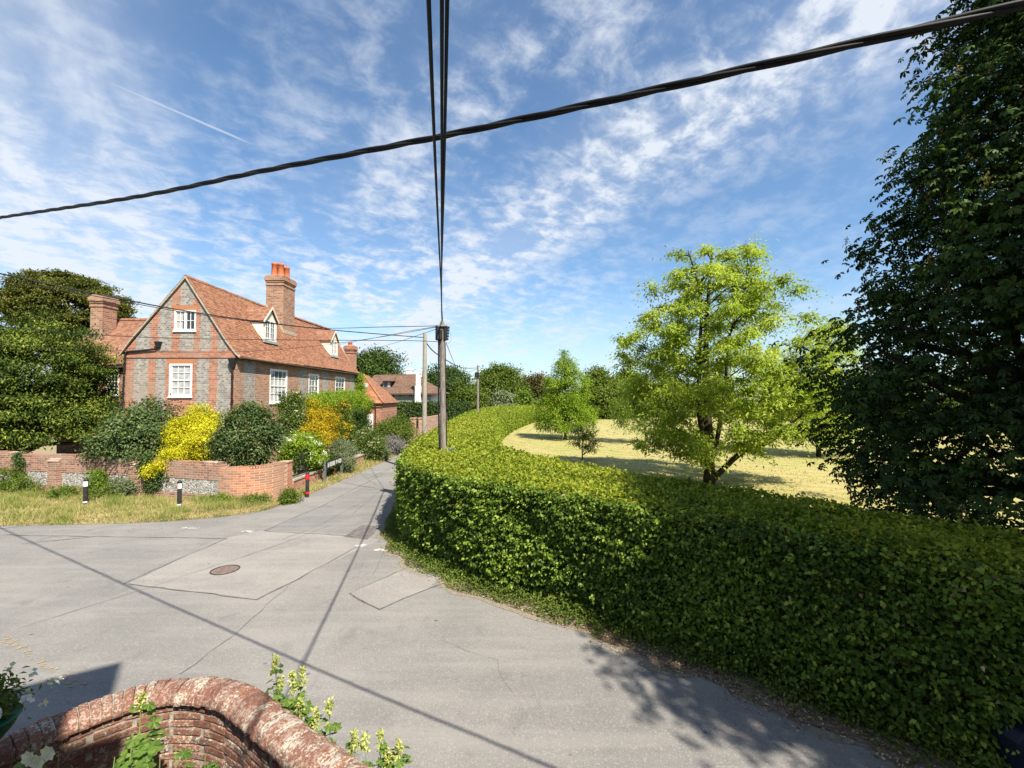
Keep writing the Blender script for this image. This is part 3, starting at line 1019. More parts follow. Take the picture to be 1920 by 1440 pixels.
ch = stack('chimney', -18.50, -17.20, 33.1, 34.85, 8.6, 13.30, house, [M['stack_x'], M['stack']],
           [(-18.1, 33.5, 1.0), (-17.62, 33.5, .95), (-18.1, 34.35, .95), (-17.62, 34.35, .92)])
for c_ in ((-17.62, 33.5), (-17.62, 34.35)):
    mb = MB()
    for k in range(3):
        a = k * 2.09
        mb.tube([(c_[0] + .14 * math.cos(a), c_[1] + .14 * math.sin(a), 14.25), (c_[0], c_[1], 14.55)], .015, 4)
    mb.build('pot_cowl', M['lead'], ch)
mb = MB()
zf = lambda x: ZA - rs * (x - XA)
for yv in (33.02, 34.85):
    mb.hexa([(-18.5, yv, zf(-18.5) - .05), (-17.1, yv, zf(-17.1) - .05), (-17.1, yv + .08, zf(-17.1) - .05), (-18.5, yv + .08, zf(-18.5) - .05)],
            [(-18.5, yv, zf(-18.5) + .16), (-17.1, yv, zf(-17.1) + .16), (-17.1, yv + .08, zf(-17.1) + .16), (-18.5, yv + .08, zf(-18.5) + .16)])
mb.box(-17.2, -17.08, 33.0, 34.95, zf(-17.2) - .15, zf(-17.2) + .12)
mb.build('flashing', M['mortarcap'], ch)
stack('chimney', -17.45, -16.5, 46.0, 46.9, 5.5, 9.45, house, [M['red_x'], M['red_y']], [(-17.0, 46.4, .35)])


def dormer(ya, yb):
    xd = -16.36
    zb, ze, zr = zf(xd) + .06, 9.28, 10.2
    ym = (ya + yb) / 2
    mb = MB()
    front = [(xd, ya, zb), (xd, yb, zb), (xd, yb, ze), (xd, ym, zr - .06), (xd, ya, ze)]
    wa, wb, we, wf = ya + .2, yb - .2, zb + .14, ze + .02
    mb.poly(front, [[(xd, wa, we), (xd, wb, we), (xd, wb, wf), (xd, wa, wf)]])
    for yv in (ya, yb):
        xb = XA + (ZA - ze) / rs - .1
        mb.add([(xd, yv, zb), (xd, yv, ze), (xb, yv, ze)], [(0, 1, 2)])
    d = mb.build('dormer', M['cream'], house)
    xr = XA + (ZA - zr) / rs - .15
    xe = XA + (ZA - ze) / rs - .35
    for s_, y_e in ((-1, ya - .16), (1, yb + .16)):
        m2 = MB()
        vs = []
        kk = 9
        for k in range(kk + 1):
            t = k / kk
            y_ = y_e + (ym - y_e) * t
            z_ = ze - .12 + (zr - ze + .14) * t
            xi = xe + (xr - xe) * t
            st = .03 if k < kk else 0
            vs += [(xd + .16, y_, z_ + st), (xi, y_, z_ + st)]
            vs += [(xd + .16, y_ + (ym - y_e) / kk, z_ + (zr - ze + .14) / kk + .004), (xi, y_ + (ym - y_e) / kk, z_ + (zr - ze + .14) / kk + .004)]
        fs = [(4 * k, 4 * k + 1, 4 * k + 3, 4 * k + 2) for k in range(kk)] + [(4 * k, 4 * k - 2, 4 * k - 1, 4 * k + 1) for k in range(1, kk)]
        m2.add(vs[:kk * 4], fs)
        m2.build('dormer_roof', M['tile_x'], d)
        m3 = MB()     # barge board
        m3.hexa([(xd + .12, y_e, ze - .22), (xd + .12, ym, zr - .10), (xd + .17, ym, zr - .10), (xd + .17, y_e, ze - .22)],
                [(xd + .12, y_e, ze - .10), (xd + .12, ym, zr + .03), (xd + .17, ym, zr + .03), (xd + .17, y_e, ze - .10)])
        m3.build('barge_board', M['cream'], d)
    m4 = MB()
    m4.box(xd + .005, xd + .14, ya - .05, yb + .05, zb - .14, zb + .02)
    m4.build('lead_apron', M['lead'], d)
    m5, m6, m7 = MB(), MB(), MB()
    for q in ((wa, wa + .06, we, wf), (wb - .06, wb, we, wf), (wa + .06, wb - .06, wf - .06, wf), (wa + .06, wb - .06, we, we + .06), ((wa + wb) / 2 - .04, (wa + wb) / 2 + .04, we + .06, wf - .06)):
        m5.box(xd - .05, xd + .02, *q[:2], *q[2:])
    for sgn in (0, 1):
        la = wa + .06 if not sgn else (wa + wb) / 2 + .04
        lb = (wa + wb) / 2 - .04 if not sgn else wb - .06
        m6.box(xd - .04, xd - .012, (la + lb) / 2 - .014, (la + lb) / 2 + .014, we + .06, wf - .06)
        for k in (1, 2):
            zz_ = we + .06 + (wf - we - .12) * k / 3
            m6.box(xd - .039, xd - .013, la, lb, zz_ - .013, zz_ + .013)
    m7.box(xd - .06, xd - .05, wa + .02, wb - .02, we + .02, wf - .02)
    m5.build('window_frame', M['white'], d)
    m6.build('glazing_bars', M['white'], d)
    m7.build('pane', M['g_curtain'], d)


dormer(29.0, 30.65)
dormer(39.75, 41.45)

# rainwater pipes
mb = MB()
px, py_y = gx(437.5), Y0 - .11
mb.tube([(px, py_y, gz(690)), (px + .0, py_y, 3.3), (px, py_y, .1)], .055, 8)
for z in (5.3, 3.9, 2.2):
    mb.lathe((px, py_y, z), [(.055, 0), (.075, .01), (.075, .09), (.055, .1)], 10)
pp = mb.build('downpipe', M['black'], house)
mb = MB()
mb.hexa([(px - .09, py_y - .08, gz(690)), (px + .09, py_y - .08, gz(690)), (px + .09, py_y + .08, gz(690)), (px - .09, py_y + .08, gz(690))],
        [(px - .19, py_y - .14, gz(673)), (px + .19, py_y - .14, gz(673)), (px + .19, py_y + .10, gz(673)), (px - .19, py_y + .10, gz(673))])
mb.build('hopper', M['black'], pp)
mb = MB()
q = lambda a, b: (gx(a), Y0 - .12, gz(b))
mb.tube([q(298, 648), q(294, 655), q(240, 660), q(236.5, 664), q(235.5, 700), q(233.5, 768), q(233, 850)], .05, 8)
for zz_ in (740, 700):
    mb.lathe(q(234.8, zz_), [(.05, 0), (.07, .01), (.07, .08), (.05, .09)], 10)
pp = mb.build('downpipe', M['black'], house)
mb = MB()
a, b, e, f = gx(292), gx(303), gz(652), gz(641)
mb.hexa([(a + .08, Y0 - .18, e), (b - .08, Y0 - .18, e), (b - .08, Y0 - .05, e), (a + .08, Y0 - .05, e)], [(a, Y0 - .22, f), (b, Y0 - .22, f), (b, Y0 - .02, f), (a, Y0 - .02, f)])
mb.build('hopper', M['black'], pp)

# left wing
WY, WX = 27.6, -28.3
wz = lambda py: U(960, py, WY).z
mb = MB()
ww = ((198 - 960) * WY / F, (223 - 960) * WY / F, wz(742), wz(689))
mb.poly([(WX, WY, 0), (X0 - .01, WY, 0), (X0 - .01, WY, 6.3), (WX, WY, 6.3)], [[(ww[0], WY, ww[2]), (ww[1], WY, ww[2]), (ww[1], WY, ww[3]), (ww[0], WY, ww[3])]])
mb.add([(WX, WY, 0), (WX, 34, 0), (WX, 34, 6.3), (WX, 30.8, 9.5), (WX, WY, 6.3)], [(0, 1, 2, 3, 4)])
mb.build('wing_wall', M['red_x'], house)
window((0, WY, 0), (1, 0, 0), (0, -1, 0), *ww, 3, 4, house, M['glass'], mid=True)
wr = tiled_slope(WX - .1, X0 + .5, [(WY - .35, 6.15), (WY + .3, 6.9), (30.8, 9.55)], M['tile_x'], 'wing_roof', house, fixed=xy, sag=.05, jit=.014)
tiled_slope(WX - .1, X0 + .5, [(34.2, 6.15), (30.8, 9.55)], M['tile_x'], 'rear_slope', wr, fixed=xy)
mb = MB()
mb.box(WX, X0 - .02, WY - .30, WY - .02, 5.98, 6.2)
mb.build('wing_eaves', M['plankwood'], house)
mb = MB()
for k in range(16):
    a, b = WX - .1 + k * .42, WX - .1 + k * .42 + .44
    prof = [(-.14, -.12), (-.09, .0), (0, .05), (.09, .0), (.14, -.12)]
    z = 9.6 + random.uniform(-.012, .012)
    mb.hexa([(a, 30.8 + p, z + r_) for p, r_ in prof], [(b, 30.8 + p, z + r_) for p, r_ in prof])
mb.build('ridge_tiles', M['tile_x'], wr)
stack('chimney', -27.75, -26.95, 29.0, 30.05, 5.8, 10.85, house, [M['stack_x'], M['stack']])

# low extension beyond the far gable
EY, EX = 45.0, -13.25
ez = lambda py: U(960, py, EY).z
mb = MB()
mb.box(X1 - 2, EX, EY, 51, 0, 3.62)
mb.build('extension_wall', M['red_x'], house)
AX, AY, AZ = X1 - .25, 47.4, 6.5          # where the hip meets the house
er = tiled_slope(0, 1, [(0, 0), (1, 1)], M['tile_new'], 'extension_roof', house, gauge=.05, seg=.05, jit=.008,
                 fixed=lambda a, o, z: ((X1 - .4) * (1 - a) + (EX + .25 + (AX - EX - .25) * o) * a, EY - .22 + (AY - EY + .22) * o, 3.5 + (AZ - 3.5) * o + (z - o) * .6))
mb = MB()
mb.add([(EX + .25, EY - .22, 3.5), (EX + .25, 51, 3.5), (AX, 49, AZ), (AX, AY, AZ)], [(0, 1, 2, 3)])
mb.build('hip_slope', M['tile_y'], er)
mb = MB()
mb.tube([(EX + .25, EY - .22, 3.53), (AX, AY, AZ + .03)], .09, 8)
mb.build('hip_tiles', M['tile_new'], er)
mb = MB()
e0 = (705 - 960) * EY / F
mb.tube([(e0, EY - .25, 3.4), (e0, EY - .12, 3.1), (e0, EY - .1, 2.7), (e0 - .03, EY - .1, 0)], .05, 8)
mb.tube([(X1, EY - .27, 3.42), (EX + .3, EY - .27, 3.42)], .05, 6)
mb.build('downpipe', M['black'], house)
mb = MB()
a, b = (689 - 960) * EY / F, (700 - 960) * EY / F
mb.box(a, b, EY - .05, EY - .001, .4, ez(776))
dr = mb.build('door', M['white'], house)
mb = MB()
for k in range(4):
    mb.box(a + .08 + k * (b - a - .1) / 4, a + .08 + k * (b - a - .1) / 4 + .07, EY - .075, EY - .051, .55, ez(776) - .12)
mb.build('door_panel', M['blind'], dr)
mb = MB()
mb.obox((X1 + .32, EY + 1.22, 5.30), (1, 0, 0), (0, .66, .75), (0, -.75, .66), .3, .3, .03)
mb.build('roof_light', M['lead'], er)

# ---------------------------------------------------------------- garden walls across the road
def ribbon(path, half, z0, z1, top=None):
    """wall along a path of (x, y); top: per-point heights or None"""
    a, b = offset_path(path, half), offset_path(path, -half)
    mb = MB()
    n = len(path)
    zt = top or [z1] * n
    vs = []
    for i in range(n):
        vs += [(*a[i], z0), (*b[i], z0), (*b[i], zt[i]), (*a[i], zt[i])]
    fs = []
    for i in range(n - 1):
        o = 4 * i
        fs += [(o, o + 4, o + 7, o + 3), (o + 1, o + 2, o + 6, o + 5), (o + 3, o + 7, o + 6, o + 2)]
    fs += [(0, 3, 2, 1), (4 * n - 4, 4 * n - 3, 4 * n - 2, 4 * n - 1)]
    mb.add(vs, fs)
    return mb


M['wall_brick'] = brickwork('old_wall_brick', 'x', red=((.33, .165, .11), (.24, .115, .08)), mortar=(.52, .45, .37), weather=1.0, grow=1.25)
M['wall_end'] = brickwork('orange_wall_brick', 'x', red=((.45, .195, .105), (.37, .15, .085)), mortar=(.54, .44, .34), weather=.55, grow=1.25)
WP = [(-34, 21.3), (-27, 20.8), (-23, 20.2), (-20.5, 19.7), (-17, 19.0), (-14.8, 18.5), (-13, 18.05), (-11.42, 17.62)]
WPs = smooth_path(WP, 5)
bw = thing('boundary_wall', 'long old garden wall of brick above knapped flint panels before the house', 'wall', (-18, 19.2, 0))
ribbon(WPs, .17, .30, .90).build('flint_panel', M['flint'], bw)
ribbon(WPs, .18, -.02, .32).build('plinth', M['wall_brick'], bw)
tp = [1.61 + .03 * math.sin(i * .8) - .011 * i * .4 for i in range(len(WPs))]
ribbon(WPs, .185, .895, 1.5, tp).build('brick_course', M['wall_brick'], bw)
mb = MB()
acc = 0.0
for i in range(len(WPs) - 1):
    a, b = Vector(WPs[i]), Vector(WPs[i + 1])
    t = (b - a)
    L = t.length
    t.normalize()
    k = 0.0
    while k < L:
        p = a + t * k
        z = tp[i] + (tp[i + 1] - tp[i]) * k / L
        mb.obox((p.x, p.y, z + .05 + random.uniform(-.012, .012)), (t.x, t.y, 0), (-t.y, t.x, 0), (0, 0, 1), .034, .165 + random.uniform(-.015, .015), .055)
        k += .08
mb.build('coping', M['wall_brick'], bw)
for px in (113, 269):
    p = min(WPs, key=lambda q: abs(960 + F * q[0] / q[1] - px))
    mb = MB()
    mb.obox((p[0], p[1] - .2, .68), (1, -.2, 0), (.2, 1, 0), (0, 0, 1), .28, .14, .70)
    mb.hexa([(p[0] - .28, p[1] - .34, 1.38), (p[0] + .28, p[1] - .40, 1.38), (p[0] + .28, p[1] - .1, 1.38), (p[0] - .28, p[1] - .04, 1.38)],
            [(p[0] - .26, p[1] - .2, 1.52), (p[0] + .26, p[1] - .24, 1.52), (p[0] + .26, p[1] - .1, 1.52), (p[0] - .26, p[1] - .04, 1.52)])
    mb.build('buttress', M['wall_brick'], bw)
EP = smooth_path([(-11.45, 17.6), (-10.9, 17.5), (-10.3, 17.6), (-9.95, 17.9), (-9.78, 18.4), (-9.72, 18.95)], 6)
et = [1.24 + .10 * math.sin(min(i, 8) / 8 * 1.57) + .012 * math.sin(i * 1.9) for i in range(len(EP))]
bw2 = thing('corner_wall', 'curved orange brick wall at the road corner, ending in a pier', 'wall', (-10.4, 17.8, 0))
ribbon(EP, .17, -.02, 1.4, et).build('brickwork', M['wall_end'], bw2)
mb = MB()
for i in range(len(EP) - 1):
    a, b = Vector(EP[i]), Vector(EP[i + 1])
    t = (b - a).normalized()
    L = (b - a).length
    k = 0.0
    while k < L:
        p = a + t * k
        mb.obox((p.x, p.y, et[i] + (et[i + 1] - et[i]) * k / L + .045 + random.uniform(-.01, .01)), (t.x, t.y, 0), (-t.y, t.x, 0), (0, 0, 1), .034, .16 + random.uniform(-.015, .01), .05)
        k += .08
mb.build('coping', M['wall_end'], bw2)
mb = MB()
mb.box(-9.93, -9.53, 18.9, 19.3, -.02, 1.36)
mb.box(-9.95, -9.51, 18.88, 19.32, 1.36, 1.42)
mb.build('pier', brickwork('pier_brick', 'x', red=((.50, .19, .10), (.42, .15, .08)), weather=.3), bw2)
# low wall with railings beside the lane
LW = smooth_path([(-9.62, 19.33), (-9.55, 23), (-9.45, 27), (-9.35, 34.5)], 6)
lw = thing('low_brick_wall', 'low weathered brick wall under the black railings beside the lane', 'wall', (-9.5, 26, 0))
ribbon(LW, .15, -.02, .52).build('brickwork', brickwork('low_wall_brick', 'y', red=((.44, .19, .12), (.35, .14, .09)), weather=.5), lw)
ribbon(LW, .19, .52, .60).build('coping', M['stone'], lw)
ra = thing('iron_railing', 'black iron railings standing on the low wall beside the lane', 'railing', (-9.5, 22.5, .6))
mb = MB()
mb.box(-9.565, -9.535, 19.4, 26.2, .72, .75)
mb.build('rail', M['black'], ra)
mb = MB()
mb.box(-9.565, -9.535, 19.4, 26.2, 1.48, 1.51)
mb.build('rail', M['black'], ra)
mb = MB()
mb.lathe((-9.55, 19.47, .6), [(.011, 0), (.011, 1.02), (.018, 1.03), (.002, 1.12)], 6)
b0 = mb.build('bar', M['black'], ra)
for k in range(1, 59):
    b = b0.copy()
    C.objects.link(b)
    b.location = (0, .113 * k, 0)
for yv in (22.1, 24.2, 26.2):
    mb = MB()
    mb.lathe((-9.55, yv, .6), [(.03, 0), (.03, 1.05), (.05, 1.07), (.05, 1.12), (.02, 1.14), (.045, 1.19), (.03, 1.24), (.005, 1.27)], 10)
    mb.build('post', M['lead'] if yv == 22.1 else M['black'], ra)

# street name sign, seen almost edge on
sg = thing('street_sign', 'low street name board on two grey posts before the low wall', 'sign', (-9.0, 22.3, 0))
M['sign_post'] = varied('grey_sign_post', (.10, .115, .13), (.15, .165, .18), 5, .5)
for yv in (21.4, 23.5):
    mb = MB()
    mb.box(-9.05, -8.95, yv - .05, yv + .05, 0, 1.12)
    mb.hexa([(-9.06, yv - .06, 1.12), (-8.94, yv - .06, 1.12), (-8.94, yv + .06, 1.12), (-9.06, yv + .06, 1.12)], [(-9.02, yv - .02, 1.17), (-8.98, yv - .02, 1.17), (-8.98, yv + .02, 1.17), (-9.02, yv + .02, 1.17)])
    mb.build('post', M['sign_post'], sg)
mb = MB()
mb.box(-8.965, -8.935, 21.45, 23.45, .68, 1.04)
bd = mb.build('board', M['black'], sg)
mb = MB()
for a, b in ((21.56, 21.75), (21.82, 22.45), (22.56, 23.28)):
    mb.box(-8.934, -8.93, a, b, .75, .97)
mb.build('name_plate', M['whitepaint'], bd)

# reflective marker posts
M['red_refl'] = varied('red_reflector', (.62, .02, .03), (.5, .02, .03), 10, .35)
M['white_refl'] = varied('white_reflector', (.78, .78, .78), (.7, .7, .7), 10, .35)
M['post_black'] = varied('black_recycled_plastic', (.018, .018, .018), (.035, .034, .033), 9, .6)


def bollard(x, y, label, band):
    t = thing('marker_post', label, 'bollard', (x, y, 0), 'black marker posts along the verges')
    c_ = (x, y, 0)
    mb = MB()
    mb.lathe(c_, [(.075, 0), (.072, .16), (.074, .17), (.072, .74), (.080, .75), (.080, .93), (.070, .94), (.078, .96), (.074, 1.0), (.05, 1.04), (.01, 1.06)], 18)
    mb.build('post', M['post_black'], t, smooth=False)
    for kind, z0, z1, a0, a1 in band:
        mb = MB()
        n = 14
        vs = []
        for k in range(n + 1):
            a = R(a0 + (a1 - a0) * k / n)
            vs += [(x + .083 * math.cos(a), y + .083 * math.sin(a), z0), (x + .083 * math.cos(a), y + .083 * math.sin(a), z1)]
        mb.add(vs, [(2 * k, 2 * k + 2, 2 * k + 3, 2 * k + 1) for k in range(n)])
        mb.build('reflector', M[kind], t)


p = G(160, 948)
bollard(p.x, p.y, 'black marker post with white band, standing nearest the big yew', [('white_refl', .74, .93, 190, 355), ('white_refl', .12, .17, 190, 355)])
p = G(336, 953)
bollard(p.x, p.y, 'black marker post with half red half white band, before the yellow bush', [('white_refl', .74, .93, 262, 360), ('red_refl', .74, .93, 180, 262), ('white_refl', .12, .17, 190, 355)])
p = G(576, 932)
bollard(p.x, p.y, 'black marker post with all red band, beside the street sign', [('red_refl', .74, .95, 150, 390), ('red_refl', .14, .22, 150, 390)])

# ---------------------------------------------------------------- near curved garden wall
H = 1.24
NP = [g for g in [G(a, b, H + .08) for a, b in ((-160, 1470), (-60, 1426), (0, 1402), (120, 1350), (220, 1313), (290, 1294), (355, 1287), (415, 1292), (462, 1312), (510, 1350), (570, 1398), (640, 1447), (720, 1500), (830, 1570))]]
NPs = [Vector((x, y)) for x, y in smooth_path([(p.x, p.y) for p in NP], 10)]
# resample evenly
ev = [NPs[0]]
for p in NPs[1:]:
    while (p - ev[-1]).length > .02:
        ev.append(ev[-1] + (p - ev[-1]).normalized() * .02)
nw = thing('garden_wall', 'old curved brick garden wall with rounded lichened coping below the viewpoint', 'wall', (ev[len(ev) // 2].x, ev[len(ev) // 2].y, 0))


def oldbrick(name, lichen):
    m, nt, b = material(name, (.3, .12, .08), .92, 0, .15)
    a = N(nt, 'ShaderNodeAttribute', {'attribute_name': 'rnd'}).outputs['Fac']
    p = pos(nt)
    c = Ramp(nt, a, [(0, (.17, .08, .058)), (.3, (.25, .11, .075)), (.55, (.22, .12, .09)), (.8, (.32, .15, .09)), (1, (.15, .095, .08))])
    n1 = Noise(nt, p, 40, 7, .7, .5)
    n2 = Noise(nt, p, 7, 5, .65)
    n3 = Noise(nt, p, 70, 4, .7)
    c = Mix(nt, Math(nt, 'MULTIPLY', Step(nt, n3, .45, .75), .45), c, (.16, .06, .04))
    li = Step(nt, Math(nt, 'ADD', Math(nt, 'MULTIPLY', n1, .65), Math(nt, 'MULTIPLY', n2, .35)), lichen, lichen + .05)
    li = Math(nt, 'MULTIPLY', li, Math(nt, 'ADD', .35, Math(nt, 'MULTIPLY', Step(nt, a, .1, .75), .65)))
    c = Mix(nt, li, c, (.50, .445, .37))
    mo = Math(nt, 'MULTIPLY', Step(nt, Noise(nt, p, 11, 6, .7), .6, .7), .5)
    c = Mix(nt, mo, c, (.10, .085, .06))
    nt.links.new(c, b.inputs['Base Color'])
    Bump(nt, b, Math(nt, 'ADD', n3, Math(nt, 'MULTIPLY', n1, 1.2)), 1.0, .012)
    return m


M['old_brick'] = oldbrick('old_soft_brick', .51)
M['old_coping'] = oldbrick('lichened_coping_brick', .49)
M['lime'] = varied('lime_mortar', (.40, .35, .28), (.22, .19, .15), 14, .95, .8)


def set_rnd(o, per):
    me = o.data
    n = len(me.polygons)
    a = me.attributes.new('rnd', 'FLOAT', 'FACE')
    # a brick is a loose island: one value each
    bm = bmesh.new()
    bm.from_mesh(me)
    bm.faces.ensure_lookup_table()
    val = [None] * len(bm.faces)
    for f in bm.faces:
        if val[f.index] is None:
            r_ = random.random()
            st = [f]
            val[f.index] = r_
            while st:
                g = st.pop()
                for e in g.edges:
                    for h in e.link_faces:
                        if val[h.index] is None:
                            val[h.index] = r_
                            st.append(h)
    bm.free()
    a.data.foreach_set('value', val)


def frame_at(i):
    t = (ev[min(i + 3, len(ev) - 1)] - ev[max(i - 3, 0)]).normalized()
    return ev[i], t, Vector((-t.y, t.x))


ribbon([(p.x, p.y) for p in ev[::5]], .105, -.02, H - .01).build('mortar_core', M['lime'], nw)
mb = MB()
row = 0
z = .02
while z < H - .06:
    off = 0 if row % 2 else 6
    i = off
    header = row % 2 == 0
    while i < len(ev) - 12:
        wid = 10 if header else 11
        step = 6 if header and (i // 6) % 3 else 11
        half = step * .02 / 2 - .006
        p, t, nn = frame_at(i)
        for side in (1, -1):
            c_ = p + nn * side * (.086 + random.uniform(-.004, .007))
            mb.obox((c_.x, c_.y, z + .034 + random.uniform(-.003, .003)), (t.x, t.y, 0), (nn.x, nn.y, 0), (0, 0, 1), half, .034, .0315 + random.uniform(-.003, .002))
        i += step
    z += .076
    row += 1
o = mb.build('brickwork', M['old_brick'], nw, bevel=.006)
set_rnd(o, 0)
# rounded brick-on-edge coping
mb = MB()
i = 2
while i < len(ev) - 3:
    p, t, nn = frame_at(i)
    j = random.uniform(-.010, .012)
    prof = [(-.165, 0), (-.170, .035), (-.145, .085), (-.09, .118), (0, .132), (.09, .118), (.145, .085), (.170, .035), (.165, 0)]
    sc_ = random.uniform(.96, 1.04)
    tl = random.uniform(-.004, .004)
    hw = .0355 + random.uniform(-.004, .004)
    b_ = [(p.x + nn.x * a * sc_ - t.x * hw, p.y + nn.y * a * sc_ - t.y * hw, H + j + e * sc_) for a, e in prof]
    f_ = [(p.x + nn.x * a * sc_ + t.x * (hw + tl), p.y + nn.y * a * sc_ + t.y * (hw + tl), H + j + e * sc_) for a, e in prof]
    mb.hexa(b_, f_)
    i += 4
o = mb.build('coping', M['old_coping'], nw, bevel=.007)
set_rnd(o, 0)
mb = ribbon([(p.x, p.y) for p in ev[::5]], .135, H - .01, H + .085)
mb.build('bedding_mortar', M['lime'], nw)
bedpath = [(p.x, p.y) for p in ev[::10]]
tag(sheet('garden_bed', bedpath + [(1.6, .5), (-8, .5)], .02, M['bed']), kind='structure')

# unseen house, added and shaped to cast the shadow on the road
HC = Vector((-.57, -.74))
da, db = Vector((-.84, -.53)), Vector((.53, -.84))
hs = thing('shadow_house', 'unseen house added behind the viewpoint to cast the shadow on the road', 'house', (HC.x, HC.y, 0))
pl = [HC, HC + da * 9, HC + da * 9 + db * 9, HC + db * 9]
mb = MB()
mb.hexa([(p.x, p.y, 0) for p in pl], [(p.x, p.y, 11.5) for p in pl])
mb.build('wall', M['red_x'], hs)
mb = MB()
cm = (pl[0] + pl[2]) / 2
mb.hexa([(p.x, p.y, 11.5) for p in pl], [(cm.x + (p.x - cm.x) * .1, cm.y + (p.y - cm.y) * .5, 13.4) for p in pl])
mb.build('roof', M['tile_x'], hs)
# unseen gabled block, added to shade the inside of the near wall
mb = MB()
prof = [(-1.3, 0), (1.36, 0), (1.36, 6.35), (.86, 7.3), (.36, 6.35), (.3, 5.3), (-1.3, 5.2)]
mb.hexa([(x + 1.16, -3.6, z + (2.38 if z else 0)) for x, z in prof], [(x + 1.16, -1.98, z + (2.38 if z else 0)) for x, z in prof])
mb.build('bay_shade_block', M['red_x'], hs)
mb = MB()
pc = Vector((.44, -1.47))  # unseen block, added to shade the left part of the near wall
q4 = [pc, pc + da * 2.2, pc + da * 2.2 + db * 2, pc + db * 2]
mb.hexa([(p.x, p.y, 0) for p in q4], [(p.x, p.y, 9.4) for p in q4])
mb.build('wing_shade_block', M['red_x'], hs)
# flower pot on a stand, half in the picture
bk = Vector((-4.08, 3.42, 1.72))
hb = thing('flower_pot', 'green pot of white flowers on a stand at the lower left corner', 'flower pot', (bk.x, bk.y, 0))
mb = MB()
mb.lathe((bk.x, bk.y, bk.z - .2), [(.05, 0), (.15, .03), (.22, .12), (.25, .2), (.265, .2), (.26, .215), (.24, .215)], 22)
mb.build('bowl', varied('green_plastic', (.01, .10, .055), (.015, .13, .07), 6, .4), hb, smooth=True)
mb = MB()
mb.lathe((bk.x, bk.y, 0), [(.2, 0), (.19, .04), (.03, .08), (.025, bk.z - .2)], 12)
mb.build('stand', M['black'], hb)

# made-up navy bin, standing in for an unidentified dark blur at lower right
p = G(1905, 1470)
gb_ = thing('navy_stand_in', 'made-up navy bin standing in for an unclear dark shape by the hedge', 'bin', (p.x, p.y, 0))
M['navy'] = varied('navy_plastic', (.006, .009, .022), (.009, .013, .03), 5, .5)
mb = MB()
cx_, cy_ = p.x + .18, p.y + .12
mb.hexa([(cx_ - .22, cy_ - .2, 0), (cx_ + .28, cy_ - .2, 0), (cx_ + .28, cy_ + .25, 0), (cx_ - .22, cy_ + .25, 0)], [(cx_ - .3, cy_ - .27, .5), (cx_ + .35, cy_ - .27, .5), (cx_ + .35, cy_ + .3, .5), (cx_ - .3, cy_ + .3, .5)])
mb.build('body', M['navy'], gb_, bevel=.02)
mb = MB()
pr = [(-.32, 0), (-.33, .06), (-.26, .15), (-.1, .20), (.1, .20), (.28, .15), (.36, .06), (.36, 0)]
mb.hexa([(cx_ + a, cy_ - .29, .5 + e) for a, e in pr], [(cx_ + a, cy_ + .32, .5 + e) for a, e in pr])
mb.build('lid', M['navy'], gb_, bevel=.015)

# ---------------------------------------------------------------- poles and cables
def pole(x, y, h, r, label, mat, lean=(0, 0)):
    t = thing('utility_pole', label, 'utility pole', (x, y, 0), 'wooden poles along the hedge')
    mb = MB()
    mb.tube([(x, y, -.02), (x + lean[0] * .5, y + lean[1] * .5, h * .5), (x + lean[0], y + lean[1], h - .12), (x + lean[0], y + lean[1], h)], [r, r * .9, r * .8, r * .35], 16)
    mb.build('shaft', mat, t, smooth=False)
    return t


P1 = U(833, 846, 15.5)
P1x, P1y = P1.x, 15.5
T1 = U(829, 601, 15.5)
p1 = pole(P1x, P1y, T1.z, .115, 'tall weathered wooden pole rising from the near hedge, black boxes at its top', M['pole'], (T1.x - P1x, 0))
M['plastic_black'] = varied('black_plastic', (.010, .011, .013), (.02, .02, .022), 8, .5)
mb = MB()
tz = T1.z
for a, e, r_, hh in ((-.13, -.12, .085, .48), (.12, -.05, .07, .5), (-.02, -.16, .06, .35)):
    mb.lathe((T1.x + a, P1y + e, tz - .72), [(r_ * .6, 0), (r_, .03), (r_, hh), (r_ * .8, hh + .04)], 12)
for k in range(5):
    mb.obox((T1.x + .18 + .01 * k, P1y - .06, tz - .66 + k * .1), (1, 0, 0), (0, 1, 0), (0, 0, 1), .05, .05, .035)
mb.build('terminal_box', M['plastic_black'], p1)
mb = MB()
mb.box(T1.x - .2, T1.x + .2, P1y - .15, P1y - .09, tz - .22, tz - .17)
mb.tube([(T1.x + .13, P1y, tz - .2), (T1.x + .3, P1y, tz - .45), (T1.x + .32, P1y, tz - .7), (T1.x + .2, P1y, tz - .82)], .008, 5)
mb.build('bracket', M['lead'], p1)
mb = MB()
for dx, y0_ in ((-.12, .3), (-.09, .2)):
    mb.tube([(T1.x + dx, P1y - .06, tz - .7), (T1.x + dx * .95, P1y - .07, tz * .55), (P1x + dx, P1y - .07, .5)], .016, 6)
mb.tube([(T1.x + .12, P1y - .03, tz - .8), (P1x + .13, P1y - .03, .5)], .014, 6)
mb.build('riser_cable', M['plastic_black'], p1)
P2 = U(797.5, 622, 24.0)
p2 = pole(P2.x - .02, 24.0, P2.z, .135, 'pale wooden pole behind the black topped one', M['pole_pale'])
P3 = U(896, 684, 52.0)
p3 = pole(P3.x, 52.0, P3.z, .15, 'distant dark wooden pole farther along the hedge', M['pole'])
mb = MB()
mb.obox((P3.x - .1, 51.85, P3.z - 1.2), (1, 0, 0), (0, 1, 0), (0, 0, 1), .25, .08, .3)
mb.build('terminal_box', M['plastic_black'], p3)
cp = U(845, 845, 15.3)
tp_ = thing('stub_post', 'short grey capped post just showing above the hedge by the pole', 'post', (cp.x, 15.3, 0))
mb = MB()
mb.lathe((cp.x, 15.3, 0), [(.07, 0), (.07, cp.z - .02)], 14)
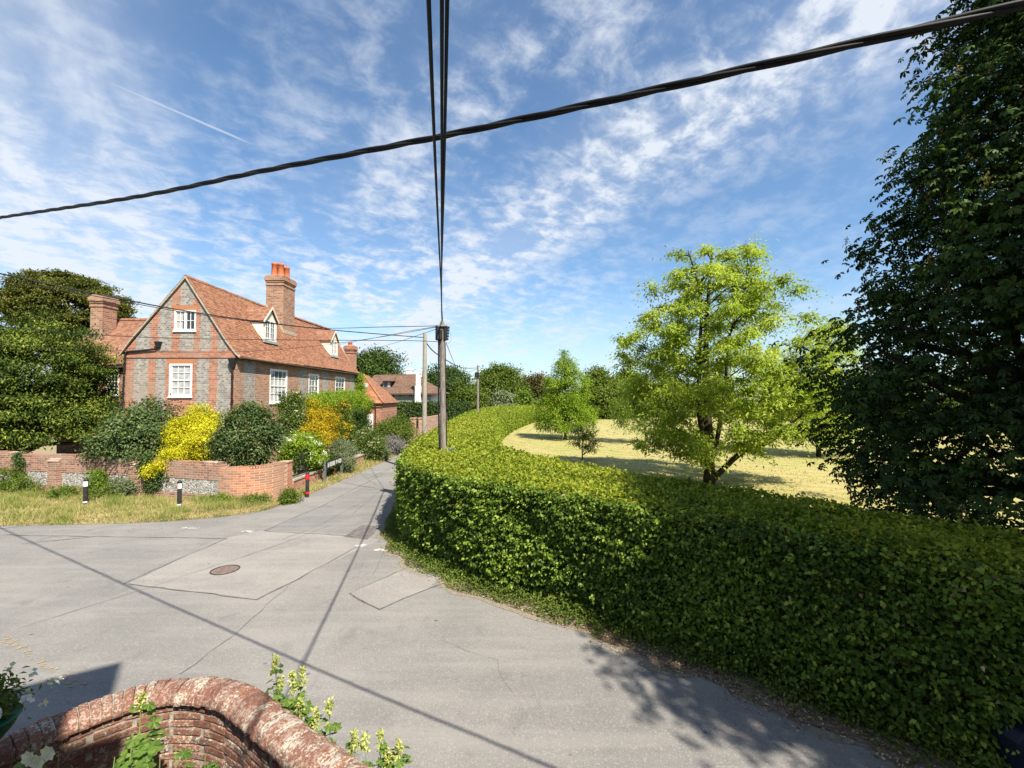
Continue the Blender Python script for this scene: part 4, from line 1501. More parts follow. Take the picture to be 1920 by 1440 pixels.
mb.build('shaft', M['lead'], tp_)
mb = MB()
mb.lathe((cp.x, 15.3, cp.z - .02), [(.085, 0), (.09, .02), (.09, .10), (.07, .115), (.01, .12)], 14)
mb.build('cap', M['sign_post'], tp_)

M['cable'] = varied('black_cable', (.008, .008, .009), (.015, .015, .016), 20, .55, spec=.25)


def smooth3(P, per=8):
    P = [Vector(p) for p in P]
    out = []
    for i in range(len(P) - 1):
        a, b, c_, d_ = P[max(i - 1, 0)], P[i], P[i + 1], P[min(i + 2, len(P) - 1)]
        for k in range(per):
            t = k / per
            out.append(.5 * ((2 * b) + (c_ - a) * t + (2 * a - 5 * b + 4 * c_ - d_) * t * t + (3 * b - a - 3 * c_ + d_) * t ** 3))
    return out + [P[-1]]


def cable(pts, r, label, group=None, per=6, sides=6):
    mb = MB()
    mb.tube(smooth3(pts, per) if per > 1 else pts, r, sides)
    o = mb.build('overhead_cable', M['cable'], None, smooth=True)
    return tag(o, label, 'cable', group)


# thick twisted cable: lies in a vertical plane running from far left to near right
pl0, pld = Vector((-.52, 3.06)), Vector((.894, -.448))
pts = []
for px, py in ((-230, 446), (-110, 427), (0, 408), (250, 370), (480, 323), (640, 292), (820, 257), (1000, 219), (1200, 175), (1400, 129), (1600, 83), (1760, 46), (1920, 8), (2200, -60)):
    k = (px - 960) / F
    t = (k * pl0.y - pl0.x) / (pld.x - k * pld.y)
    y_ = pl0.y + pld.y * t
    pts.append(U(px, py, y_))
a, b = pts[0], pts[-1]
pts = [a + Vector((-pld.x * 9, -pld.y * 9, .9)), a + Vector((-pld.x * 4, -pld.y * 4, .25))] + pts + [b + Vector((pld.x * 3, pld.y * 3, -.15)), b + Vector((pld.x * 8, pld.y * 8, -.2))]
line = smooth3(pts, 60)
# even spacing for the lay of the strands
ls = [line[0]]
for p in line[1:]:
    while (p - ls[-1]).length > .03:
        ls.append(ls[-1] + (p - ls[-1]).normalized() * .03)
tc = thing('twisted_cable', 'thick black twisted overhead cable crossing the whole sky', 'cable', ls[len(ls) // 2])
for s_ in range(3):
    mb = MB()
    st = []
    for i, p in enumerate(ls):
        t = (ls[min(i + 1, len(ls) - 1)] - ls[max(i - 1, 0)]).normalized()
        a = i * .03 / 1.3 * 6.2832 + s_ * 2.0944
        q1 = Vector((0, 0, 1)) - t * t.z
        q1.normalize()
        q2 = t.cross(q1)
        st.append(p + (q1 * math.cos(a) + q2 * math.sin(a)) * .0108)
    mb.tube(st, .0118, 9)
    mb.build('strand', M['cable'], tc, smooth=True)
# three drop wires from the pole to above the viewpoint
top = Vector((T1.x, P1y, tz - .02))
for i, (xa_, r, lab) in enumerate(((.255, .0092, 'left of the three thin overhead wires running down to the pole top'),
                                   (.300, .0085, 'middle of the three thin overhead wires running down to the pole top'),
                                   (.312, .0085, 'right of the three thin overhead wires running down to the pole top'))):
    a = Vector((xa_, -1.97, 5.55 + .06 * i))
    pts = []
    for k in range(41):
        t = (k / 40) ** 1.5
        p = a.lerp(top, t)
        p.z -= (.30 + .05 * i) * 4 * t * (1 - t)
        p.x += (-.008, .004, .014)[i] * math.sin(t * 9)
        pts.append(p)
    cable(pts, r, lab, 'wires from the pole to the near house', per=1)
# lines from the poles to the left
Lp = lambda *a: [U(x, y, Y) for x, y, Y in a]
cable(Lp((-80, 497, 13.5), (0, 513, 13.5), (165, 548, 14.5), (330, 580, 16), (470, 601, 17.5), (600, 616.5, 20), (720, 627, 22.5), (797, 633, 24)), .022, 'heaviest black line sagging from the pale pole across the gable top', 'lines leading left from the poles')
cable(Lp((-80, 516, 13.5), (0, 527, 13.5), (165, 553, 14.5), (330, 583, 16), (470, 602.5, 17.5), (600, 615, 20), (720, 613, 17), (822, 611, 15.5)), .013, 'thinner black line just under the heaviest, ending on the black topped pole', 'lines leading left from the poles')
cable(Lp((-80, 600, 14), (0, 612, 14), (240, 631, 15), (500, 637, 16), (750, 638.5, 16), (824, 641, 15.5)), .011, 'level black line passing over the gable string course to the pole', 'lines leading left from the poles')
cable(Lp((-80, 644, 18), (0, 648, 18), (200, 657, 20), (420, 660, 22), (560, 652, 20), (700, 634, 17.5), (826, 612, 15.5)), .009, 'thin line rising from the yew past the dormers to the pole top', 'lines leading left from the poles')
cable(Lp((697, 655, 40), (740, 643, 28), (780, 630, 20), (826, 614, 15.5)), .010, 'short thin line from the pole top down towards the far gable', 'lines leading left from the poles')
cable(Lp((632, 647, 39.7), (690, 636, 28), (760, 622, 19), (826, 611, 15.5)), .009, 'thin drop line from the pole top to the farther dormer', 'lines leading left from the poles')
cable(Lp((797, 633, 24), (803, 648, 24.5), (824, 667, 27), (865, 689, 36), (893, 690, 52)), .03, 'black line sagging between the pale pole and the distant pole')
cable(Lp((836, 641, 15.5), (848, 672, 22), (860, 698, 34), (872, 720, 60)), .013, 'thin line dropping from the pole towards the far trees')
cable(Lp((838, 700, 15.6), (850, 703, 20), (870, 701, 34), (893, 692, 52)), .016, 'faint thin line from the near pole to the distant pole')

# ---------------------------------------------------------------- neighbour's house, far wall and gate
nh = thing('grey_house', 'grey walled house with a brown hipped roof and white chimneys', 'house', (-17, 72, 0))
NY = 70.0
X_ = lambda px, Y=NY: (px - 960) * Y / F
Z_ = lambda py, Y=NY: U(960, py, Y).z
xa, xb = X_(688), X_(818)
mb = MB()
mb.box(xa, X_(806), NY, NY + 9, 0, Z_(737))
mb.build('wall', M['grey_paint'], nh)
mb = MB()
mb.box(X_(806) + .002, X_(818), NY + .6, NY + 9, 0, Z_(735))
mb.build('white_wall', M['white'], nh)
e, rz, ry = Z_(737.5), Z_(702), NY + 4.6
r0x, r1x = X_(702, ry), X_(778, ry)
rz = Z_(703, ry)
rf = tiled_slope(0, 1, [(0, 0), (1, 1)], M['tile_far'], 'roof', nh, gauge=.03, seg=.03, jit=.004,
                 fixed=lambda a, o, z: ((xa - .8) + (xb + .8 - xa + .8) * a + ((r0x - xa + .8) * (1 - a) + (r1x - xb - .8) * a) * o, NY - .6 + (ry - NY + .6) * o, e + (rz - e) * o + (z - o) * .4))
mb = MB()
mb.add([(xb + .8, NY - .6, e), (xb + .8, NY + 9.6, e), (r1x, ry, rz)], [(0, 1, 2)])
mb.add([(xa - .8, NY - .6, e), (xa - .8, NY + 9.6, e), (r0x, ry, rz)], [(0, 1, 2)])
mb.add([(xa - .8, NY + 9.6, e), (xb + .8, NY + 9.6, e), (r1x, ry, rz), (r0x, ry, rz)], [(0, 1, 2, 3)])
mb.build('hip_slopes', M['tile_far'], rf)
mb = MB()
mb.box(X_(702), X_(778), ry - .1, ry + .1, rz - .05, rz + .12)
mb.build('ridge_tiles', M['tile_far'], rf)
mb = MB()
mb.box(xa - .8, xb + .8, NY - .62, NY - .02, e - .22, e - .02)
mb.build('eaves_gutter', M['plankwood'], nh)
dy = NY + 1.0
mb = MB()
mb.box(X_(717, dy), X_(733, dy), dy, dy + 2.5, Z_(727, dy), Z_(715, dy))
dm = mb.build('dormer', M['black'], nh)
mb = MB()
for k in range(3):
    a = X_(717.8, dy) + k * (X_(732, dy) - X_(717.8, dy)) / 3
    mb.box(a + .03, a + .40, dy - .03, dy - .001, Z_(726, dy), Z_(716.5, dy))
mb.build('pane', M['g_curtain'], dm)
mb = MB()
mb.hexa([(X_(713, dy), dy - .5, Z_(715, dy)), (X_(740, dy), dy - .5, Z_(715, dy)), (X_(736, dy), dy + 2.5, Z_(713, dy)), (X_(717, dy), dy + 2.5, Z_(713, dy))],
        [(X_(713, dy), dy - .5, Z_(714, dy)), (X_(740, dy), dy - .5, Z_(714, dy)), (X_(733, dy), dy + 2.5, Z_(706, dy)), (X_(721, dy), dy + 2.5, Z_(706, dy))])
mb.build('dormer_roof', M['tile_far'], dm)
cy = NY - .9
mb = MB()
mb.box(X_(778, cy), X_(788, cy), cy, cy + .86, 0, Z_(723.5, cy))
mb.box(X_(779.5, cy), X_(787, cy), cy + .1, cy + .76, Z_(723.5, cy), Z_(700, cy))
mb.box(X_(779, cy), X_(788, cy), cy + .05, cy + .8, Z_(700, cy) + .001, Z_(697.5, cy))
mb.build('chimney', M['white'], nh)
cy = ry + .2
mb = MB()
mb.box(X_(762, cy), X_(773, cy), cy, cy + .9, rz - .6, Z_(694.5, cy))
mb.box(X_(761, cy), X_(774, cy), cy - .1, cy + 1, Z_(694.5, cy) + .001, Z_(692, cy))
mb.box(X_(763, cy), X_(772, cy), cy + .02, cy + .88, Z_(692, cy) + .001, Z_(690, cy))
mb.build('chimney', M['white'], nh)
for a, b in ((719, 722), (749, 752), (768, 776)):
    mb = MB()
    mb.box(X_(a), X_(b), NY - .05, NY - .001, Z_(743), Z_(738.8))
    wd = mb.build('window', M['black'], nh)
    mb = MB()
    mb.box(X_(a) + .08, X_(b) - .08, NY - .07, NY - .051, Z_(742.4), Z_(739.5))
    mb.build('pane', M['g_curtain'] if a > 740 else M['glass'], wd)
mb = MB()
mb.tube([(X_(737.5), NY - .08, Z_(739)), (X_(737.5), NY - .08, 0)], .09, 6)
mb.build('downpipe', M['black'], nh)

M['pink_brick'] = brickwork('pinkish_wall_brick', 'x', red=((.44, .26, .19), (.38, .20, .14)), weather=.4)
fw = thing('far_wall', 'pinkish brick wall with gate piers at the lane bend', 'wall', (-9, 46, 0))
for px in (776, 791):
    mb = MB()
    x = (px - 960) * 46 / F
    mb.box(x - .27, x + .27, 45.7, 46.24, 0, U(960, 785, 46).z)
    mb.box(x - .33, x + .33, 45.64, 46.3, U(960, 785, 46).z + .001, U(960, 783, 46).z)
    mb.build('pier', M['pink_brick'], fw)
mb = ribbon([((795 - 960) * 46 / F, 46.2), ((822 - 960) * 52 / F, 52), ((850 - 960) * 70 / F, 70)], .17, 0, 2.0)
mb.build('brickwork', M['pink_brick'], fw)
gt = thing('garden_gate', 'dark iron garden gate between the pinkish brick piers', 'gate', ((783.5 - 960) * 46 / F, 46, 0))
mb = MB()
for k in range(7):
    x = (779 + k * 1.5 - 960) * 46 / F
    mb.box(x - .015, x + .015, 45.98, 46.01, .1, 1.5 + .18 * math.sin(k / 6 * 3.14))
mb.build('bars', M['iron_dark'], gt)
mb = MB()
for z in (.15, 1.35):
    mb.box((777.6 - 960) * 46 / F, (789 - 960) * 46 / F, 45.95, 45.979, z, z + .05)
mb.build('gate_frame', M['iron_dark'], gt)

# ---------------------------------------------------------------- vegetation
FOL = {
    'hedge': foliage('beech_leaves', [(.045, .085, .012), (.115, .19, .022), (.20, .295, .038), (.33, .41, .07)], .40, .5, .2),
    'hedge_top': foliage('young_and_sunlit_leaves', [(.10, .155, .018), (.19, .25, .026), (.28, .32, .034), (.38, .38, .05)], .35, .55),
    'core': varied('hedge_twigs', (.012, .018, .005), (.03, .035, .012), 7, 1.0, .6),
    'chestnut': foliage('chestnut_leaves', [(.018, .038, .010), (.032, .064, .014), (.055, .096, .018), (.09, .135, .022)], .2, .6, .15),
    'spike': foliage('faded_flower_spikes', [(.20, .16, .06), (.33, .27, .10)], .2),
    'lime': foliage('feathery_lime_leaves', [(.17, .235, .03), (.27, .345, .045), (.36, .43, .065), (.46, .50, .11)], .42, .55),
    'light': foliage('light_green_leaves', [(.09, .15, .022), (.16, .24, .03), (.24, .31, .045)], .35, .55),
    'mid': foliage('mid_green_leaves', [(.055, .09, .016), (.11, .155, .024), (.18, .225, .036)], .3, .55),
    'dark': foliage('dark_green_leaves', [(.028, .055, .015), (.055, .095, .022), (.10, .15, .032)], .25, .55),
    'yew': foliage('yew_sprays', [(.020, .038, .008), (.045, .075, .012), (.10, .14, .02), (.26, .30, .045)], .12, .6),
    'oak': foliage('evergreen_leaves', [(.035, .05, .012), (.075, .09, .018), (.13, .14, .028), (.19, .18, .045)], .25, .6),
    'copper': foliage('copper_leaves', [(.055, .05, .022), (.095, .085, .032), (.14, .12, .045)], .25, .6),
    'grey': foliage('grey_green_leaves', [(.10, .13, .06), (.17, .20, .10), (.24, .27, .15)], .25, .7),
    'yellow': foliage('golden_leaves', [(.40, .36, .015), (.60, .55, .025), (.74, .70, .06)], .35, .6),
    'gold': foliage('golden_conifer_leaves', [(.28, .20, .015), (.50, .37, .02), (.62, .47, .03)], .3, .6),
    'laurel': foliage('dark_shrub_leaves', [(.028, .058, .018), (.062, .105, .03), (.12, .17, .052), (.19, .23, .10)], .2, .5, .22),
    'rust': foliage('rusty_seed_heads', [(.13, .07, .03), (.21, .12, .055)], .2, .8),
    'bright': foliage('wisteria_leaves', [(.12, .20, .02), (.20, .30, .025), (.30, .38, .04)], .4, .55),
    'rose': foliage('rose_leaves', [(.05, .085, .02), (.10, .15, .03), (.18, .22, .06)], .3, .5),
    'white': foliage('white_petals', [(.62, .60, .52), (.78, .76, .70)], .3, .8),
    'cream': foliage('cream_petals', [(.60, .56, .30), (.74, .70, .46)], .3, .8),
    'purple': foliage('dusty_stems', [(.16, .15, .15), (.24, .23, .20)], .2, .8),
    'grass': foliage('verge_grass', [(.52, .43, .24), (.46, .38, .18), (.30, .31, .085), (.16, .24, .04)], .35, .8, .2),
    'bank': foliage('bank_plants', [(.07, .11, .018), (.13, .18, .03), (.20, .25, .05)], .3, .6),
    'litter': foliage('fallen_leaves', [(.16, .09, .05), (.30, .20, .11), (.46, .38, .26)], .1, .9, .2),
    'hock': foliage('hollyhock_leaves', [(.07, .135, .02), (.12, .20, .035), (.19, .27, .06)], .4, .55),
    'hockf': foliage('hollyhock_buds', [(.42, .46, .12), (.58, .58, .24)], .4, .7),
    'ivy': foliage('ivy_leaves', [(.025, .05, .012), (.05, .085, .02), (.09, .13, .03)], .2, .5, .2),
}


def wob(a, b, s=1.0):
    return (np.sin(a * 1.9 * s + 1.3 * np.sin(b * 2.3 * s)) + .6 * np.sin(a * 4.3 * s + b * 3.1 * s + 2) + .5 * np.sin(b * 5.7 * s - a * 2.9 * s)) / 2.1


# ------- the beech hedge
HH = 2.3
hedge = thing('beech_hedge', 'long clipped beech hedge curving from the right foreground along the lane', 'hedge', (2.5, 9.5, 0))
inF, inB = offset_path(HFs, .16), offset_path(HBs, .16)
sF = 1 if (Vector(inF[30]) - Vector(HBs[25])).length < (Vector(HFs[30]) - Vector(HBs[25])).length else -1
inF = offset_path(HFs, .16 * sF)
inB = offset_path(HBs, -.16 * sF)
ring = inF + list(reversed(inB))
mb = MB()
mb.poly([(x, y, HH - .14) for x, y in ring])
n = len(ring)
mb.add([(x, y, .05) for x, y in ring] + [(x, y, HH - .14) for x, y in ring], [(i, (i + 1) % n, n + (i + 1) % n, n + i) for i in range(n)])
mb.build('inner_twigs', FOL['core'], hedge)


def leaf_len(dist):
    return np.clip(.066 + (dist - 8) * .0025, .062, .36)


lvF, lvT, lvD = Leaves(), Leaves(), Leaves()


def face(path, sgn, lv, gain=1.0):
    arc = 0
    for (x0, y0), (x1, y1) in zip(path[:-1], path[1:]):
        l = math.hypot(x1 - x0, y1 - y0)
        dist = max(4, math.hypot((x0 + x1) / 2, (y0 + y1) / 2))
        L = float(leaf_len(dist))
        k = int(l * HH * 2.6 / (L * L * .42) * gain)
        if k < 1:
            arc += l
            continue
        t, z = rng.random(k), HH * (1 - rng.random(k) ** 1.0)
        tx, ty = (x1 - x0) / l, (y1 - y0) / l
        nx, ny = -ty * sgn, tx * sgn
        s_ = arc + t * l
        bul = .08 * wob(s_, z) + .05 * wob(s_ * 2.3, z * 4.3) + .03 * wob(s_ * 6, z * 8) + rng.normal(size=k) * .035
        # sprays lie in loose tiers, so the face breaks into small shelves
        ph = z / .19 + .55 * wob(s_ * 1.7, z * .5) + .25 * np.sin(s_ * 5.1)
        bul += .05 * (1 - (ph % 1.0) * 2)
        bul -= .22 * np.clip((.45 - z) / .45, 0, 1) * rng.random(k) - .05 * np.sin(z * 1.4)
        bul -= np.clip((z - HH + .14) / .14, 0, 1) ** 2 * .10
        P = np.stack([x0 + (x1 - x0) * t + nx * bul, y0 + (y1 - y0) * t + ny * bul, z], 1)
        o = np.array([nx, ny, 0.0])
        Nn = o * .62 + np.array([.12, -.12, 1.0]) + rng.normal(size=(k, 3)) * .40
        D = np.array([tx, ty, 0]) * rng.normal(size=(k, 1)) * .8 + o * .6 + np.array([0, 0, -.45]) + rng.normal(size=(k, 3)) * .35
        ll = L * rng.uniform(.65, 1.35, k)
        tone = .33 + .22 * wob(s_ * .8, z * 1.1 + 5) + rng.normal(size=k) * .2
        lv.add(P, D, Nn, ll, ll * rng.uniform(.6, .78, k), tone, fold=.10, droop=.14, wide=.48)
        if sgn == -sF:
            de = (rng.random(k) < np.where(wob(s_ * .55 + 2, z * .9) > 1.0, .22, .006))
            lvD.add(P[de] + o * .012, D[de], Nn[de], ll[de] * .9, ll[de] * .55, rng.random(de.sum()) * .75, fold=.2, droop=.3)
        # a few longer shoots stand proud of the clipped face
        m = max(0, int(k * .012))
        if m and dist < 22:
            sh = rng.integers(0, k, m)
            for j in range(4):
                Pj = P[sh] + o * (.03 + .028 * j) + np.array([0, 0, .02 * j]) + rng.normal(size=(m, 3)) * .02
                lv.add(Pj, D[sh] + rng.normal(size=(m, 3)) * .8 + o, Nn[sh] + rng.normal(size=(m, 3)) * .4, ll[sh], ll[sh] * .65, .75 + .2 * rng.random(m))
        arc += l


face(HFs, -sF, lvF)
face(HBs, sF, lvT, .6)  # lawn face takes the paler top leaves: sunlight put into its colour
# top: between the two edges
arcF = np.concatenate([[0], np.cumsum([math.dist(a, b) for a, b in zip(HFs[:-1], HFs[1:])])])
FA, BA = np.array(HFs), np.array(HBs)


def at_frac(path, arcl, s_):
    return np.stack([np.interp(s_, arcl, path[:, 0]), np.interp(s_, arcl, path[:, 1])], 1)


# pair every front point with its nearest back point, kept in order
near = [int(np.argmin(((BA - p) ** 2).sum(1))) for p in FA]
near = list(np.maximum.accumulate(near))
for i in range(len(FA) - 1):
    a, b, c_, d_ = FA[i], FA[i + 1], BA[near[i]], BA[near[i + 1]]
    wdt = (np.linalg.norm(c_ - a) + np.linalg.norm(d_ - b)) / 2
    l = (np.linalg.norm(b - a) + np.linalg.norm(d_ - c_)) / 2
    mid_ = (a + b + c_ + d_) / 4
    dist = max(4, np.linalg.norm(mid_))
    L = float(leaf_len(dist))
    k = int(l * wdt * 2.6 / (L * L * .42))
    t, u = rng.random(k)[:, None], rng.random(k)[:, None]
    xy = (a * (1 - t) + b * t) * (1 - u) + (c_ * (1 - t) + d_ * t) * u
    ed = np.minimum(u, 1 - u)[:, 0] * wdt
    z = HH - .05 + .05 * wob(xy[:, 0] * .9, xy[:, 1] * .9) + .03 * wob(xy[:, 0] * 3, xy[:, 1] * 3) + rng.normal(size=k) * .03 - .10 * np.clip((.16 - ed) / .16, 0, 1)
    P = np.column_stack([xy, z])
    Nn = np.array([0, 0, 1.0]) + rng.normal(size=(k, 3)) * .5
    D = rng.normal(size=(k, 3)) * np.array([1, 1, .55]) + np.array([0, 0, .25])
    ll = L * rng.uniform(.65, 1.35, k)
    tone = .45 + .24 * wob(xy[:, 0] * .7 + 3, xy[:, 1] * .7) + rng.normal(size=k) * .22
    lvT.add(P, D, Nn, ll, ll * rng.uniform(.6, .78, k), tone, fold=.10, droop=.10)
    m = int(k * .03)
    if m and dist < 40:
        sh = rng.integers(0, k, m)
        for j in range(3):
            Pj = P[sh] + np.array([0, 0, .03 + .03 * j]) + rng.normal(size=(m, 3)) * .02
            lvT.add(Pj, rng.normal(size=(m, 3)) + np.array([0, 0, .8]), rng.normal(size=(m, 3)) + np.array([0, 0, .5]), ll[sh] * .9, ll[sh] * .6, .6 + .3 * rng.random(m))
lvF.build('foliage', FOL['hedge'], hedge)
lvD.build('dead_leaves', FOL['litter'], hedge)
lvT.build('top_and_sunlit_face', FOL['hedge_top'], hedge)

# ------- verge grass, weeds and litter
lv = Leaves()
rx, ryy = np.array(ROADs)[:, 0], np.array(ROADs)[:, 1]
wpx, wpy = np.array(WPs + EP[:8])[:, 0], np.array(WPs + EP[:8])[:, 1]


def blades(P, hgt, wdt, tone, lean=.5):
    k = len(P)
    D = np.column_stack([rng.normal(size=(k, 2)) * lean, np.ones(k)])
    Nn = rdir(k)
    lv.add(P, D, Nn, hgt, wdt, tone, fold=.02, droop=.25, wide=.4)


k = 90000
x = rng.uniform(-30, -9.0, k)
ylo = np.interp(x, rx[:40], ryy[:40])
yhi = np.interp(x, wpx, wpy) - .16
t = rng.random(k)
y = ylo + (yhi - ylo) * t
ok = yhi > ylo + .1
x, y, t = x[ok], y[ok], t[ok]
k = len(x)
pt = wob(x * .8, y * 1.1) + .5 * wob(x * 2.2 + 4, y * 2.4)
tone = np.clip(.38 + .30 * pt + .16 * t + rng.normal(size=k) * .2, 0, 1)
edge_ = np.clip(t / .08, 0, 1)
hgt = (.10 + .20 * np.clip(pt + .55, 0, 1.3) + .10 * t) * rng.uniform(.5, 1.4, k) * (.35 + .65 * edge_) * .78
blades(np.column_stack([x, y, np.zeros(k)]), hgt, rng.uniform(.008, .018, k) + .004, tone, .55)
# beside the lane
k = 26000
y = rng.uniform(17.6, 60, k) ** 1.0
xr = np.interp(y, ryy, rx)
x = xr - rng.random(k) * np.clip(-9.3 + 0 * y - xr, -1.2, -.25) * -1
t = (xr - x)
pt = wob(x * 1.5, y * .9)
blades(np.column_stack([x, y, np.zeros(k)]), (.08 + .22 * t) * rng.uniform(.5, 1.5, k), .016 + .0004 * y, np.clip(.25 + .3 * pt + .35 * t + rng.normal(size=k) * .2, 0, 1), .6)
tag(lv.build('verge_grass', FOL['grass']), 'long half dry grass on the verge below the walls', 'grass', kind='stuff')

lv = Leaves()
FO, FP = np.array(foot), np.array(HFs)
for i in range(len(FO) - 1):
    l = np.linalg.norm(FO[i + 1] - FO[i])
    dist = np.linalg.norm(FO[i])
    if dist > 26:
        continue
    k = int(l * 1300)
    t, u = rng.random(k)[:, None], (rng.random(k) ** .7)[:, None]
    xy = (FO[i] * (1 - t) + FO[i + 1] * t) * (1 - u) + (FP[i] * (1 - t) + FP[i + 1] * t) * u
    xm = xy[:, 0]
    keep = rng.random(k) < np.where(xm < 1.6, .4 + .6 * u[:, 0], np.clip(1.1 * u[:, 0] - .25, 0, 1))
    xy, uu = xy[keep], u[keep, 0]
    k = len(xy)
    z = rng.random(k) * (.03 + .26 * uu)
    lv.add(np.column_stack([xy, z]), rng.normal(size=(k, 3)) + np.array([-.3, -.4, .5]), rng.normal(size=(k, 3)) * .6 + np.array([0, -.2, 1]),
           rng.uniform(.03, .085, k), rng.uniform(.018, .04, k), np.clip(.5 + .3 * wob(xy[:, 0] * 2, xy[:, 1] * 2) + rng.normal(size=k) * .2, 0, 1))
tag(lv.build('bank_plants', FOL['bank']), 'low green grass and weeds along the foot of the hedge', 'ground cover', kind='stuff')
lv = Leaves()
for i in range(len(FO) - 1):
    if np.linalg.norm(FO[i]) > 14:
        continue
    l = np.linalg.norm(FO[i + 1] - FO[i])
    k = int(l * (420 if FO[i][0] > 1.2 else 90))
    t, u = rng.random(k)[:, None], (rng.normal(size=k) * .33 + .35)[:, None]
    xy = (FO[i] * (1 - t) + FO[i + 1] * t) * (1 - u) + (FP[i] * (1 - t) + FP[i + 1] * t) * u
    lv.add(np.column_stack([xy, .012 + rng.random(k) * .02]), rng.normal(size=(k, 3)) * np.array([1, 1, .2]), rng.normal(size=(k, 3)) * .3 + np.array([0, 0, 1]),
           rng.uniform(.02, .055, k), rng.uniform(.012, .03, k), rng.random(k) ** 1.3)
tag(lv.build('leaf_litter', FOL['litter']), 'brown leaf litter on the bare bank under the right end of the hedge', 'litter', kind='stuff')


lv = Leaves()
k = 60000
yy_ = 12 + 30 * rng.random(k) ** 1.6
xx_ = rng.uniform(-1, 1.1, k) * yy_
bx_i = np.interp(yy_, [p[1] for p in HBs], [p[0] for p in HBs])
ok = xx_ > bx_i + .3
xx_, yy_ = xx_[ok], yy_[ok]
pt = wob(xx_ * .9, yy_ * .9)
sel = pt + rng.normal(size=len(xx_)) * .5 > .1
xx_, yy_, pt = xx_[sel], yy_[sel], pt[sel]
k = len(xx_)
blades(np.column_stack([xx_, yy_, np.full(k, -.015)]), rng.uniform(.05, .13, k), .02 + .0006 * yy_, np.clip(.2 + .35 * pt + rng.normal(size=k) * .2, 0, 1), .7)
tag(lv.build('lawn_grass', FOL['grass']), 'short dry grass tufts on the mown lawn', 'grass', kind='stuff')


# ------- trees
def crown_tree(name, label, cat, base, ctr, rad, fol, n, per, cr, L, W, trunk=.25, barkm='bark', seed=1, lump=.22, inner=.5, flat=.6, up=.55, limbs=16, group=None, zmin=None, tone=.55, out=.6, droop=.15):
    t = thing(name, label, cat, base, group)
    P, D = blob_clumps(ctr, rad, n, seed, lump, inner, zmin)
    lv = Leaves()
    clump_leaves(lv, P, D, per, cr, L, W, flat, up, out, tone=tone, droop=droop)
    lv.build('crown', FOL[fol], t)
    mb = MB()
    tg = [tuple(P[i]) for i in rng.integers(0, n, limbs)]
    branchy(mb, base, (ctr[0], ctr[1], ctr[2] + rad[2] * .6), trunk, tg)
    mb.build('trunk', M[barkm], t, smooth=True)
    return t


# horse chestnuts on the right: leaves of six leaflets
def chestnut(label, loc, prof, n, limbs, spikes, seed):
    cx, cy = loc
    ct = thing('chestnut_tree', label, 'tree', (cx, cy, 0), 'horse chestnuts on the right')
    prof = np.array(prof)
    z0, z1, rm = prof[0, 0], prof[-1, 0], prof[:, 1].max()
    zc = rng.uniform(z0, z1, n * 3)
    rr_ = np.interp(zc, prof[:, 0], prof[:, 1])
    keep = rng.random(n * 3) < rr_ / rm
    zc, rr_ = zc[keep][:n], rr_[keep][:n]
    n = len(zc)
    th = rng.uniform(0, 6.2832, n)
    dirs = np.stack([np.cos(th), np.sin(th), np.zeros(n)], 1)
    lum = 1 + .16 * np.sin(th * 5 + zc * 1.1 + seed) + .13 * np.sin(th * 3 - zc * 1.5 + 1) + .05 * np.sin(th * 11 + zc * 4)
    rad_ = rr_ * lum * (.42 + .58 * rng.random(n) ** .33)
    PC = np.stack([cx + dirs[:, 0] * rad_, cy + dirs[:, 1] * rad_, zc - .35 * (rad_ / rm) ** 2], 1)
    lv, fs_ = Leaves(), Leaves()
    nl = 20
    cp_ = np.repeat(PC, nl, 0) + rng.normal(size=(n * nl, 3)) * np.array([.33, .33, .22])
    od = np.repeat(dirs, nl, 0)
    an = unit(od * .7 + np.array([0, 0, 1.0]) + rng.normal(size=(n * nl, 3)) * .38)     # leaf plane normal
    ax_ = unit(np.cross(an, rdir(n * nl)))
    bx2 = np.cross(an, ax_)
    tone = np.repeat(rng.random(n), nl) * .55 + rng.random(n * nl) * .45
    size = rng.uniform(.11, .21, n * nl)
    for q in range(6):
        a = (q - 2.5) * .92 + rng.normal(size=n * nl) * .08
        D = ax_ * np.cos(a)[:, None] + bx2 * np.sin(a)[:, None] - an * .28 + np.array([0, 0, -.22])
        sc_ = size * (1 - .055 * abs(q - 2.5) * 2)
        lv.add(cp_, D, an, sc_, sc_ * .42, tone, fold=.08, droop=.18, wide=.66)
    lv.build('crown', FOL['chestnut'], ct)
    if spikes:
        sel = rng.integers(0, n, spikes)
        sp = PC[sel] + dirs[sel] * .35 + np.array([0, 0, .2])
        kq = 46
        hh_ = np.tile(np.linspace(0, .26, kq), spikes)
        pp_ = np.repeat(sp, kq, 0) + np.column_stack([rng.normal(size=(spikes * kq, 2)) * (.055 * (1 - hh_ / .32))[:, None], hh_])
        fs_.add(pp_, rdir(spikes * kq), rdir(spikes * kq), .04, .03, rng.random(spikes * kq))
        fs_.build('flower_spikes', FOL['spike'], ct)
    mb = MB()
    branchy(mb, (cx, cy, 0), (cx + .1, cy - .1, z1 - 3), .42, [tuple(PC[i]) for i in rng.integers(0, n, limbs)], k=10)
    mb.build('trunk', M['bark_dark'], ct, smooth=True)
    return ct


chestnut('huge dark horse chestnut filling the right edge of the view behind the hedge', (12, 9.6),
         [(1.45, 3.3), (2.4, 3.85), (4, 4.15), (5.2, 4.05), (7.6, 2.95), (9.3, 2.55), (10.5, 2.2), (12.8, 1.6), (15, 1.2), (17.4, .3)], 1350, 60, 150, 0)


